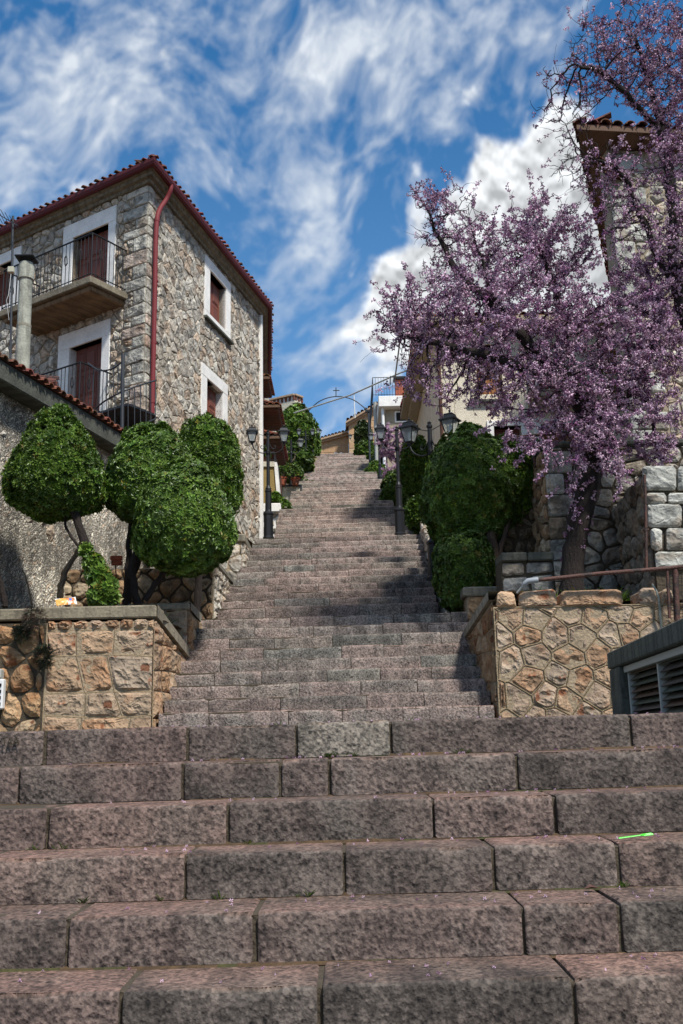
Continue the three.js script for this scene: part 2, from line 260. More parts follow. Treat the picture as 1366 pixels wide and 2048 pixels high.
// ---------------------------------------------------------------- stones
function clipPoly(poly, a, b, c) {                    // keep a*x + b*y <= c
  const o = [];
  for (let i = 0; i < poly.length; i++) {
    const p = poly[i], q = poly[(i + 1) % poly.length], dp = a * p[0] + b * p[1] - c, dq = a * q[0] + b * q[1] - c;
    if (dp <= 0) o.push(p);
    if ((dp < 0 && dq > 0) || (dp > 0 && dq < 0)) { const t = dp / (dp - dq); o.push([p[0] + (q[0] - p[0]) * t, p[1] + (q[1] - p[1]) * t]); }
  }
  return o;
}
const areaOf = (p) => { let s = 0; for (let i = 0; i < p.length; i++) { const q = p[(i + 1) % p.length]; s += p[i][0] * q[1] - q[0] * p[i][1]; } return s / 2; };
const midOf = (p) => { let x = 0, y = 0; for (const q of p) { x += q[0]; y += q[1]; } return [x / p.length, y / p.length]; };
function voronoi(x0, x1, y0, y1, cw, ch, jx, jy, keep, drop = 0) {
  const nx = Math.max(1, Math.round((x1 - x0) / cw)), ny = Math.max(1, Math.round((y1 - y0) / ch)), S = [];
  for (let j = -1; j <= ny; j++) for (let i = -1; i <= nx; i++) { if (rnd() < drop) continue; S.push([x0 + (i + 0.5 + (j & 1 ? 0.5 : 0) - 0.25 + (rnd() - 0.5) * jx) * (x1 - x0) / nx, y0 + (j + 0.5 + (rnd() - 0.5) * jy) * (y1 - y0) / ny]); }
  const out = [], R = 3.2 * Math.max(cw, ch), grid = new Map(), key = (a, b) => a * 10007 + b, cell = Math.max(cw, ch) * 1.6;
  for (const s of S) { const k = key(Math.floor(s[0] / cell), Math.floor(s[1] / cell)); if (!grid.has(k)) grid.set(k, []); grid.get(k).push(s); }
  for (const s of S) {
    if (keep && !keep(s[0], s[1])) continue;
    let p = [[x0, y0], [x1, y0], [x1, y1], [x0, y1]];
    const gx = Math.floor(s[0] / cell), gy = Math.floor(s[1] / cell);
    for (let a = -2; a <= 2; a++) for (let b = -2; b <= 2; b++) for (const t of grid.get(key(gx + a, gy + b)) ?? []) {
      if (t === s) continue; const dx = t[0] - s[0], dy = t[1] - s[1]; if (dx * dx + dy * dy > R * R) continue;
      p = clipPoly(p, dx, dy, (t[0] * t[0] + t[1] * t[1] - s[0] * s[0] - s[1] * s[1]) / 2); if (p.length < 3) break;
    }
    if (p.length >= 3) out.push(p);
  }
  return out;
}
function courses(x0, x1, y0, y1, ch, cw, jit, wob = 0.12) {   // coursed ashlar, joints shared by neighbours
  const n = Math.max(1, Math.round((y1 - y0) / ch)), out = [], ys = [];
  for (let j = 0; j <= n; j++) ys.push(y0 + (y1 - y0) * (j + (j && j < n ? (rnd() - 0.5) * wob * 2 : 0)) / n);
  const wav = (x, j) => (j === 0 || j === n ? 0 : (vn(x * 1.7, j * 3.3, 77) - 0.5) * jit * 1.6);
  for (let j = 0; j < n; j++) {
    let x = x0, sl = 0; const h = ys[j + 1] - ys[j];
    while (x < x1 - 1e-6) {
      let w = cw * rr(0.6, 1.45); if (x + w > x1 - cw * 0.45) w = x1 - x;
      const s2 = x + w >= x1 - 1e-6 ? 0 : (rnd() - 0.5) * jit * 2;
      out.push([[x - sl, ys[j] + wav(x, j)], [x + w - s2, ys[j] + wav(x + w, j)], [x + w + s2, ys[j + 1] + wav(x + w, j + 1)], [x + sl, ys[j + 1] + wav(x, j + 1)]]);
      x += w; sl = s2;
    }
  }
  return out;
}
function cutHoles(polys, holes) {
  const out = [];
  for (let p of polys) {
    for (const [x0, x1, y0, y1] of holes) {
      if (p.length < 3) break;
      const inside = clipPoly(clipPoly(clipPoly(clipPoly(p, 1, 0, x1), -1, 0, -x0), 0, 1, y1), 0, -1, -y0);
      if (inside.length < 3 || Math.abs(areaOf(inside)) < 1e-5) continue;
      const c = [clipPoly(p, 1, 0, x0), clipPoly(p, -1, 0, -x1), clipPoly(p, 0, 1, y0), clipPoly(p, 0, -1, -y1)].filter((q) => q.length >= 3).sort((a, b) => Math.abs(areaOf(b)) - Math.abs(areaOf(a)));
      p = c[0] ?? [];
    }
    if (p.length >= 3) out.push(p);
  }
  return out;
}
function inset(p, d) {                                 // shrink a convex polygon
  if (areaOf(p) < 0) p = p.slice().reverse();
  let q = p;
  for (let i = 0; i < p.length; i++) { const a = p[i], b = p[(i + 1) % p.length], ex = b[0] - a[0], ey = b[1] - a[1], l = Math.hypot(ex, ey); if (l < 1e-6) continue; const nx = ey / l, ny = -ex / l; q = clipPoly(q, nx, ny, nx * a[0] + ny * a[1] - d); if (q.length < 3) return []; }
  const o = []; for (let i = 0; i < q.length; i++) { const b = q[(i + 1) % q.length]; if (Math.hypot(q[i][0] - b[0], q[i][1] - b[1]) > 0.006) o.push(q[i]); }
  return o.length >= 3 ? o : [];
}
function softCorners(p, k) { const o = []; for (let i = 0; i < p.length; i++) { const a = p[(i + p.length - 1) % p.length], b = p[i], c = p[(i + 1) % p.length]; for (const q of [a, c]) { const l = Math.hypot(q[0] - b[0], q[1] - b[1]), t = Math.min(k * rr(0.5, 1.4), l * 0.4) / l; o.push([b[0] + (q[0] - b[0]) * t, b[1] + (q[1] - b[1]) * t]); } } return o; }
function stoneMesh(B, F, poly, w0, depth, o = {}) {    // a stone whose face stands depth in front of the plane w0
  let p = poly; if (areaOf(p) < 0) p = p.slice().reverse();
  if (o.round) p = softCorners(p, o.round);
  if (Math.sqrt(Math.abs(areaOf(p))) > 0.19) return rockFace(B, F, p, w0, depth, o);
  const size = Math.sqrt(Math.abs(areaOf(p))), bev = Math.min(o.bevel ?? 0.02, size * 0.2), q = inset(p, bev), c = midOf(p), rough = o.rough ?? 0.012, n = p.length;
  const L = (a, w) => V(a[0], a[1], w);
  const shrink = (k) => p.map((a) => [c[0] + (a[0] - c[0]) * k, c[1] + (a[1] - c[1]) * k]);
  const k1 = Math.max(0.5, 1 - bev / (size * 0.5)), r1 = shrink(k1), r2 = shrink(k1 * 0.55), rim = p.map(() => w0 + depth * rr(0.25, 0.6)), h1 = r1.map(() => w0 + depth * rr(0.85, 1.0) + rr(-rough, rough) * 0.6), h2_ = r2.map(() => w0 + depth + rr(-rough, rough * 1.6)), top = L(c, w0 + depth + rr(-rough, rough * 2));
  for (let i = 0; i < n; i++) {
    const j = (i + 1) % n;
    B.quad(L(p[i], w0 - 0.03), L(p[j], w0 - 0.03), L(p[j], rim[j]), L(p[i], rim[i]), F);
    B.quad(L(p[i], rim[i]), L(p[j], rim[j]), L(r1[j], h1[j]), L(r1[i], h1[i]), F);
    B.quad(L(r1[i], h1[i]), L(r1[j], h1[j]), L(r2[j], h2_[j]), L(r2[i], h2_[i]), F);
    B.tri(L(r2[i], h2_[i]), L(r2[j], h2_[j]), top, F);
  }
}
function rockFace(B, F, p, w0, depth, o) {            // larger stones: hewn face of many small facets
  const per = [], c = midOf(p), rough = o.rough ?? 0.012, bev = o.bevel ?? 0.02, size = Math.sqrt(Math.abs(areaOf(p))), sd = c[0] * 3.1 + c[1] * 1.7;
  for (let i = 0; i < p.length; i++) { const a = p[i], b = p[(i + 1) % p.length], n = Math.max(1, Math.round(Math.hypot(b[0] - a[0], b[1] - a[1]) / 0.07)); for (let k = 0; k < n; k++) per.push([lerp(a[0], b[0], k / n), lerp(a[1], b[1], k / n)]); }
  const e = Math.min(0.35, bev / (size * 0.5)), ks = [1, 1, 1 - e, 1 - e - (1 - e) * 0.25, (1 - e) * 0.5, (1 - e) * 0.25], tx = rr(-0.06, 0.06), ty = rr(-0.06, 0.06);
  const H = (x, y, lvl) => w0 + depth * lvl + tx * (x - c[0]) * lvl + ty * (y - c[1]) * lvl + (lvl > 0.7 ? rough * ((vn3(x * 8, y * 8, sd, 15) - 0.5) * 1.8 + (vn3(x * 21, y * 21, sd, 16) - 0.5) * 1.3) : 0);
  const lv = [-1, 0.45, 0.9, 1, 1.04, 1.05], rings = ks.map((k, i) => per.map((a, q) => { const x = c[0] + (a[0] - c[0]) * k, y = c[1] + (a[1] - c[1]) * k; return V(x, y, i === 0 ? w0 - 0.03 : H(x, y, lv[i] * (i === 1 ? rr(0.5, 1.4) : 1))); }));
  for (let i = 0; i + 1 < rings.length; i++) for (let k = 0; k < per.length; k++) { const j = (k + 1) % per.length; B.quad(rings[i][k], rings[i][j], rings[i + 1][j], rings[i + 1][k], F); }
  const top = V(c[0], c[1], H(c[0], c[1], 1.05)), L = rings[rings.length - 1]; for (let k = 0; k < per.length; k++) B.tri(L[k], L[(k + 1) % per.length], top, F);
}
// lay stones on a wall: the largest (up to limit) as parts, the rest joined
function layStones(parent, F, polys, m, o) {
  const list = polys.map((p) => inset(p, (o.gap ?? 0.02) / 2)).filter((p) => p.length >= 3 && Math.abs(areaOf(p)) > (o.min ?? 0.0012));
  list.sort((a, b) => Math.abs(areaOf(b)) - Math.abs(areaOf(a)));
  const rest = new MB(); let n = 0;
  for (const p of list) {
    const B = n < (o.limit ?? 300) ? new MB() : rest, t = o.tone(midOf(p)); B.tone = t; B.shift();
    stoneMesh(B, F, p, o.w ?? 0, (o.depth ?? 0.03) * rr(0.65, 1.3), o);
    if (B !== rest) part(o.name ?? 'stone', B, m, parent);
    n++;
  }
  if (!rest.empty()) part((o.name ?? 'stone') + 's', rest, m, parent, 'stuff');
  return Math.max(0, (o.limit ?? 300) - n);
}
const pick = (list) => () => { const t = list[Math.floor(rnd() * list.length)], k = rr(0.8, 1.2); return [t[0] * k, t[1] * k, t[2] * k]; };
const TONE = {
  warm: pick([[0.58, 0.465, 0.365], [0.60, 0.505, 0.42], [0.58, 0.43, 0.31], [0.53, 0.365, 0.25], [0.60, 0.45, 0.335], [0.54, 0.435, 0.355]]),
  rubbleWarm: pick([[0.58, 0.42, 0.27], [0.52, 0.36, 0.22], [0.62, 0.50, 0.36], [0.48, 0.31, 0.18]]),
  house: pick([[0.80, 0.74, 0.66], [0.86, 0.81, 0.73], [0.72, 0.67, 0.60], [0.79, 0.70, 0.59], [0.76, 0.60, 0.47], [0.66, 0.60, 0.53], [0.82, 0.73, 0.62]]),
  grey: pick([[0.58, 0.56, 0.51], [0.66, 0.63, 0.58], [0.48, 0.46, 0.42], [0.54, 0.46, 0.37], [0.44, 0.41, 0.37]]),
  pale: pick([[0.78, 0.78, 0.73], [0.70, 0.70, 0.66], [0.84, 0.83, 0.78]]),
  step: pick([[0.275, 0.233, 0.214], [0.255, 0.215, 0.198], [0.295, 0.246, 0.226], [0.24, 0.210, 0.194], [0.26, 0.232, 0.213], [0.29, 0.238, 0.214]]),
  stepPale: pick([[0.54, 0.53, 0.485], [0.60, 0.58, 0.53], [0.47, 0.47, 0.445]]),
};

// ---------------------------------------------------------------- the flights of steps
const STEPS = [];                                      // {y: top, d: front, b: back, x0, x1, r: riser}
for (let k = 9; k >= 0; k--) STEPS.push({ y: 1.752 - 0.18 * k, d: 5.419 - 0.357 * k, t: 0.357, x0: -3.9, x1: 4.2, f: 1, k });
for (let i = 0; i < 9; i++) STEPS.push({ y: 2.042 + 0.18 * i, d: 12.278 + 0.307 * i, t: 0.307, x0: lerp(-2.27, -2.2, i / 8), x1: lerp(1.80, 1.86, i / 8), f: 2 });
for (let i = 0; i < 12; i++) STEPS.push({ y: 3.84 + 0.18 * i, d: 16.3 + 0.362 * i, t: 0.362, x0: lerp(-2.08, -1.82, i / 11), x1: lerp(1.56, 1.64, i / 11), f: 3 });
{
  let y = 5.82 + 0.12, d = 20.28 + 2.5; const plan = [10, 11, 10, 11, 11, 10, 11, 10];
  for (const n of plan) { for (let i = 0; i < n; i++) { y += 0.18; STEPS.push({ y, d, t: 0.34, x0: -1.66, x1: 1.64, f: 4 }); d += 0.34; } d += 2.35; y += 0.06; }
}
STEPS.forEach((s, i) => { const n = STEPS[i + 1]; s.b = n && n.d - s.d < 0.6 ? n.d : s.d + s.t + (s.f === 1 && s.k === 0 ? 0.3 : 0.1); });
const TOP = STEPS[STEPS.length - 1];
function groundAt(d) { let y = 0; for (const s of STEPS) if (s.d <= d) y = s.y; else break; return y; }
const topAt = (d) => groundAt(d);
function slopeAt(d) {                                  // smooth height of the hillside beside the steps
  const P = [[-400, -60], [-60, -9], [0, -0.05], [2, 0], [5.5, 1.6], [12.2, 1.8], [12.6, 2.0], [15, 3.3], [16.2, 3.4], [20.5, 5.5], [22.6, 5.6], [TOP.d, TOP.y - 0.2], [TOP.d + 40, TOP.y + 0.5], [260, 28], [900, 40]];
  for (let i = 0; i + 1 < P.length; i++) if (d <= P[i + 1][0]) return lerp(P[i][1], P[i + 1][1], (d - P[i][0]) / (P[i + 1][0] - P[i][0]));
  return 40;
}
{
  const xs = [-900, -300, -120, -60, -30, -16, -9, -4.2, -2.6, 0, 2.6, 4.6, 9, 16, 30, 60, 120, 300, 900], ds = [-900, -300, -100, -30, -8, 0, 1.5, 3, 4.2, 5.5, 8, 12.2, 12.6, 13.6, 15, 16.2, 18, 20.5, 22.6, 26, 30, 35, 40, 46, 52, 58, 64, TOP.d, 80, 110, 160, 260, 500, 900];
  const B = mb(), P = (x, d) => V(x, slopeAt(d) - 0.32 - (Math.abs(x) > 12 ? (Math.abs(x) - 12) * 0.05 * (vn(x * 0.1, d * 0.1, 3) - 0.2) : 0), -d);
  for (let i = 0; i + 1 < xs.length; i++) for (let j = 0; j + 1 < ds.length; j++) B.quad(P(xs[i], ds[j]), P(xs[i + 1], ds[j]), P(xs[i + 1], ds[j + 1]), P(xs[i], ds[j + 1]));
  struct('hillside', B.geo(), M.soil);
  const L = mb(), lan = (x0, x1, d0, d1, y0, y1) => { L.quad(V(x0, y0, -d0), V(x1, y0, -d0), V(x1, y1, -d1), V(x0, y1, -d1)); };
  lan(-9, 9, 5.7, 12.5, 1.74, 1.855); L.box(WORLD, -9, 9, -1.0, -0.03, -2.3, 12, 0.01);
  struct('paved_landing', L.geo(), M.concDark);
}
function stairBlock(B, x0, x1, yb, yt, d0, d1, o) {
  const { nx, ny, nz, amp } = o, c = o.c ?? 0.018, P = [], sl = (x) => 0.007 * x, dx = rr(-0.004, 0.004), tw = rr(-0.006, 0.006);
  const prof = []; for (let j = 0; j <= ny; j++) prof.push([0, lerp(yb, yt - c, j / ny), 0]); prof.push([c * 0.35, yt - c * 0.3, 1]); for (let j = 0; j <= nz; j++) prof.push([lerp(c, d1 - d0, j / nz), yt, 2]);
  const cy = (yb + yt) / 2, ca = (d1 - d0) / 2, e = 0.008, xs = [x0]; for (let i = 0; i <= nx; i++) xs.push(lerp(x0 + e, x1 - e, i / nx)); xs.push(x1);
  for (let i = 0; i < xs.length; i++) {
    const row = [], end = i === 0 || i === xs.length - 1, x = xs[i];
    for (const [a, y, kind] of prof) {
      const s = amp ? (vn3(x * 9, y * 9, (d0 + a) * 9, 5) - 0.5) * 1.2 + (vn3(x * 26, y * 26, (d0 + a) * 26, 6) - 0.5) * 0.7 : 0, chip = amp && kind === 1 ? -amp * 1.6 * sstep(0.55, 0.8, vn3(x * 7, y, d0 * 3, 8)) : 0;
      let dd = a + dx + tw * (x - x0) / (x1 - x0) , yy = y;
      if (kind === 0) dd -= s * amp * (y > yb + 0.001 ? 1 : 0.3); else if (kind === 1) { dd -= s * amp * 0.7 + chip; yy += s * amp * 0.5 + chip; } else yy += s * amp * 0.5 * (a < 0.2 ? 1 : 0.3);
      if (end) { dd = lerp(dd, ca, e / ca * 0.9); yy = lerp(yy, cy, e / (yt - yb) * 1.6); }
      row.push(V(x, yy + sl(x), -(d0 + dd)));
    }
    P.push(row);
  }
  const N = (i, j) => { const a = P[Math.min(i + 1, P.length - 1)][j].clone().sub(P[Math.max(i - 1, 0)][j]), b = P[i][Math.min(j + 1, prof.length - 1)].clone().sub(P[i][Math.max(j - 1, 0)]); return a.cross(b).normalize(); };
  const plen = [0]; for (let j = 1; j < prof.length; j++) plen.push(plen[j - 1] + Math.hypot(prof[j][0] - prof[j - 1][0], prof[j][1] - prof[j - 1][1]));
  const T0 = B.tone, T1 = amp ? [T0[0] * 1.2, T0[1] * 1.02, T0[2] * 0.94] : T0;   // trodden treads are redder
  const put = (i, j) => { B.tone = prof[j][2] === 2 ? T1 : T0; B.vert(P[i][j], N(i, j), xs[i], plen[j]); B.tone = T0; };
  for (let i = 0; i + 1 < P.length; i++) for (let j = 0; j + 1 < prof.length; j++) { put(i, j); put(i + 1, j); put(i + 1, j + 1); put(i, j); put(i + 1, j + 1); put(i, j + 1); }
  for (const i of [0, P.length - 1]) { const m = V(xs[i], cy + sl(xs[i]), -(d0 + ca)), pts = P[i].concat([V(xs[i], yb + sl(xs[i]), -d1)]); for (let j = 0; j < pts.length; j++) { const a = pts[j], b = pts[(j + 1) % pts.length]; i ? B.tri(m, a, b) : B.tri(m, b, a); } }
}
const stairs = struct('stone_stairs');
{
  // joints of the six nearest courses, metres from the middle
  const JP = { 0: [375, 592, 782, 1265], 1: [38, 365, 562, 660, 1035], 2: [455, 868, 1113], 3: [370, 690, 990], 4: [133, 510, 1050, 1245], 5: [640, 1150] };
  const bed = new MB(), far = new MB(), dirt = new MB(); let count = 0;
  for (const s of STEPS) {
    const near = s.f === 1, k = s.k, yb = s.y - 0.18 + 0.004;
    bed.box(WORLD, s.x0 + 0.03, s.x1 - 0.03, s.y - 0.75, s.y - (near ? 0.009 : 0.012), -(s.b + 0.12), -(s.d + (near ? 0.02 : 0.018)), 0.004);
    const rowTone = near ? 1 : rr(0.86, 1.28), cuts = [s.x0];
    if (near && JP[k]) { const xs = JP[k].map((p) => at(p, [1480, 1560, 1650, 1755, 1890, 2000][k], s.d).x); let x = xs[0]; const l = []; while (x - s.x0 > 0.9) { x -= rr(0.5, 0.9); l.unshift(x); } cuts.push(...l, ...xs); x = xs[xs.length - 1]; while (s.x1 - x > 1.0) { x += rr(0.5, 0.9); cuts.push(x); } cuts.push(s.x1); }
    else { let x = s.x0, w0 = s.f === 4 ? 0.9 : 0.75; while (s.x1 - x > w0 * 1.35) { x += w0 * rr(0.65, 1.45); cuts.push(x); } cuts.push(s.x1); }
    for (let i = 0; i + 1 < cuts.length; i++) {
      const a = cuts[i], b = cuts[i + 1], g = near ? 0.010 : 0.005, single = (near && k <= 6) || (s.f > 1 && count < 300);
      const B = single ? new MB() : far; B.shift();
      let tone = TONE.step(); const u = rnd();
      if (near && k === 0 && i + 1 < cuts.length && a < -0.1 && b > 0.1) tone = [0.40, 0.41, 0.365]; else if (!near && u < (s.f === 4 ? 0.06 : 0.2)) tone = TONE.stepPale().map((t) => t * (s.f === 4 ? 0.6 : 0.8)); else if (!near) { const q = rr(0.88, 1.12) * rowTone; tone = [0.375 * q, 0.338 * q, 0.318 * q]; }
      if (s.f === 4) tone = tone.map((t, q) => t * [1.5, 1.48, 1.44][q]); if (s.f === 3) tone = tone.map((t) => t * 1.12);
      B.tone = tone;
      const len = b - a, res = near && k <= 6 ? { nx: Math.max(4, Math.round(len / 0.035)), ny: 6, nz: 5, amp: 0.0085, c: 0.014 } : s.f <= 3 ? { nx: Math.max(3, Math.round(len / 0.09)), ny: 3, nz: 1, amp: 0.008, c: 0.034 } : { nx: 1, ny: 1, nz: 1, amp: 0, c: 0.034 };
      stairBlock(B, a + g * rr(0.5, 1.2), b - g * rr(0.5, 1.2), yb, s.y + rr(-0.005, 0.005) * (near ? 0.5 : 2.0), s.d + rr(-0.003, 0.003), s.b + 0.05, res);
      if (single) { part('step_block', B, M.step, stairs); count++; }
    }
    if (near && k >= 0 && k <= 7) {                    // grit and moss gathered where the tread meets the next riser
      let x = s.x0; while (x < s.x1) { const w = rr(0.05, 0.16), h = 0.006 + 0.02 * Math.pow(vn(x * 3, k * 7.1, 9), 2), z = 0.012 + 0.04 * vn(x * 2.3, k * 5.7, 10), y = s.y + 0.007 * x - 0.004, db = s.b + 0.01; const t = rnd() < 0.12 ? [0.55, 0.75, 0.4] : [0.85, 0.74, 0.62]; dirt.tone = t; if (k > 0) { dirt.quad(V(x, y, -(db - z)), V(x + w, y, -(db - z)), V(x + w, y + h, -db), V(x, y + h, -db)); } x += w; }
    }
  }
  part('mortar_bed', bed, M.darkMortar, stairs); part('step_blocks', far, M.step, stairs, 'stuff'); part('grit', dirt, mat(T_SOIL, { color: rgb(0.13, 0.105, 0.075) }), stairs, 'stuff');
  // letters scratched in the left end of the upper course
  const sc = new MB(), F = frame(0, 0, -5.40, 1, 0), ln = (x0, y0, x1, y1) => sc.bar(F, V(x0, y0, 0.012), V(x1, y1, 0.012), 0.0035, 4), w = (px, py) => on(F, px, py, 0.0);
  const L = (...q) => { for (let i = 0; i + 3 < q.length; i += 4) { const [a, b] = w(q[i], q[i + 1]), [c, d] = w(q[i + 2], q[i + 3]); ln(a, b, c, d); } };
  L(6, 1476, 15, 1475, 10, 1476, 11, 1491, 17, 1491, 21, 1475, 21, 1475, 26, 1490, 18, 1485, 25, 1485, 29, 1489, 34, 1473, 34, 1473, 40, 1489, 31, 1484, 38, 1484);
  part('scratched_letters', sc, M.darkMortar, stairs);
}

// ---------------------------------------------------------------- garden beds behind the retaining walls
{
  const B = mb(), s = (x0, x1, d0, d1, y0, y1) => { for (let i = 0; i < 8; i++) for (let j = 0; j < 8; j++) { const P = (a, b) => V(lerp(x0, x1, a / 8), lerp(y0, y1, b / 8) + 0.05 * vn(a * 1.7 + x0, b * 1.3, 31), -lerp(d0, d1, b / 8)); B.quad(P(i, j), P(i + 1, j), P(i + 1, j + 1), P(i, j + 1)); } };
  s(-9, -2.25, 12.5, 16.2, 3.16, 3.3); s(-9, -2.1, 16.2, 18.4, 4.3, 4.5); s(-9, -2.0, 18.4, 27, 5.6, 6.6);
  struct('garden_bed', B.geo(), M.soil);
  const C = mb(), s2 = (x0, x1, d0, d1, y0, y1) => { for (let i = 0; i < 8; i++) for (let j = 0; j < 8; j++) { const P = (a, b) => V(lerp(x0, x1, a / 8), lerp(y0, y1, b / 8) + 0.05 * vn(a * 1.7 + x0, b * 1.3, 32), -lerp(d0, d1, b / 8)); C.quad(P(i, j), P(i + 1, j), P(i + 1, j + 1), P(i, j + 1)); } };
  s2(1.95, 9, 12.6, 15.0, 3.3, 3.4); s2(1.72, 9, 15.0, 18, 3.55, 4.0); s2(1.8, 9, 18, 24, 5.3, 5.7);
  struct('garden_bed', C.geo(), M.soil);
}

// ---------------------------------------------------------------- retaining walls
function wallBody(t, F, x0, x1, y0, y1, th, m = M.paleMortar) { const B = mb(); B.box(F, x0, x1, y0, y1, -th, m === M.paleMortar ? 0.014 : 0, 0.004); return part('wall_core', B, m, t); }
function capSlab(t, F, x0, x1, y, h, th, over, m, n = 1) { for (let i = 0; i < n; i++) { const B = mb(); { const q = rr(0.88, 1.1); B.tone = [q, q * 0.98, q * 0.94]; }; B.box(F, lerp(x0, x1, i / n) + (i ? 0.006 : 0), lerp(x0, x1, (i + 1) / n) - 0.004, y, y + h * rr(0.92, 1.06), -th, over, 0.018); part('cap_stone', B, m, t); } }
const WL = frame(0, 0, -12.3, 1, 0);                   // face of both lower walls
{
  const t = thing('retaining_wall', 'warm limestone retaining wall with raised pointing and concrete cap left of the steps', 'retaining wall', null, V(-3.4, 1.8, -12.3));
  const [xr] = on(WL, 308, 1300), yT = 3.36, xj = on(WL, 92, 1300)[0];
  wallBody(t, WL, -7, xr - 0.02, 1.5, yT - 0.2, 0.45);
  const vc = courses(xj, xr, 1.72, yT - 0.30, 0.32, 0.44, 0.06, 0.22); const rb = mb(); rb.tone = [1.05, 1.0, 0.92]; for (const p of vc) for (let i = 0; i < 4; i++) { const a = p[i], b = p[(i + 1) % 4]; rb.bar(WL, V(a[0], a[1], 0.012), V(b[0], b[1], 0.012), 0.0065, 4); } part('raised_pointing', rb, M.paleMortar, t);
  layStones(t, WL, vc, M.warm, { tone: TONE.warm, gap: 0.034, depth: 0.034, bevel: 0.03, rough: 0.022, round: 0.035 });
  layStones(t, WL, voronoi(xj, xr, yT - 0.30, yT - 0.17, 0.2, 0.13, 0.4, 0.1), M.warm, { tone: TONE.warm, gap: 0.02, depth: 0.04, bevel: 0.02, rough: 0.02 });
  layStones(t, WL, voronoi(-7, xj - 0.015, 1.72, yT - 0.2, 0.30, 0.27, 0.8, 0.75), M.warm, { tone: TONE.rubbleWarm, gap: 0.03, depth: 0.07, bevel: 0.045, rough: 0.03, round: 0.06 });
  const dk = mb(); dk.box(WL, -7, xj - 0.02, 1.6, yT - 0.2, -0.1, 0.02, 0.002); part('open_joints', dk, M.darkMortar, t);
  const B = mb(); B.box(WL, xj - 0.03, xj + 0.0, 1.6, yT - 0.2, -0.1, 0.022, 0.004); part('joint', B, M.darkMortar, t);
  capSlab(t, WL, -7, xr + 0.03, yT - 0.165, 0.15, 0.5, 0.045, M.concCap, 3);
  // flank along the steps: top falls towards the steps
  const S = frame(xr - 0.01, 0, -12.3, 0.16, -1.5), len = 1.62;
  const poly = (top0, top1) => [[0, 1.72], [len, 1.72], [len, top1], [0, top0]];
  const Q = mb(); for (const w of [[-0.4, 0]]) { const p = poly(yT - 0.17, 2.78); Q.quad(V(p[0][0], p[0][1], w[1]), V(p[1][0], p[1][1], w[1]), V(p[2][0], p[2][1], w[1]), V(p[3][0], p[3][1], w[1]), S); Q.quad(V(p[3][0], p[3][1], w[1]), V(p[2][0], p[2][1], w[1]), V(p[2][0], p[2][1], w[0]), V(p[3][0], p[3][1], w[0]), S); } part('flank_core', Q, M.mortar, t);
  let c = courses(0, len, 1.72, yT - 0.19, 0.32, 0.42, 0.05, 0.2); const sl = (2.78 - yT + 0.17) / len; c = c.map((p) => clipPoly(p, -sl, 1, yT - 0.19)).filter((p) => p.length > 2);
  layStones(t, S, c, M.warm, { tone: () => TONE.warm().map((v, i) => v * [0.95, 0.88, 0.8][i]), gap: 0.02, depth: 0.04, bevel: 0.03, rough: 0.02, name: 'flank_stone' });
  const C = mb(), e = 0.12, cap = (w0, w1) => { const a = [V(-0.02, yT - 0.15, w1), V(len + 0.04, 2.80, w1), V(len + 0.04, 2.80 + e, w1), V(-0.02, yT - 0.15 + e + 0.03, w1)], b = a.map((q) => q.clone().setZ(w0)); C.quad(...a, S); C.quad(a[3], a[2], b[2], b[3], S); C.quad(a[1], b[1], b[2], a[2], S); C.quad(b[0], b[1], a[1], a[0], S); }; cap(-0.42, 0.05); part('sloping_cap', C, M.concCap, t);
}
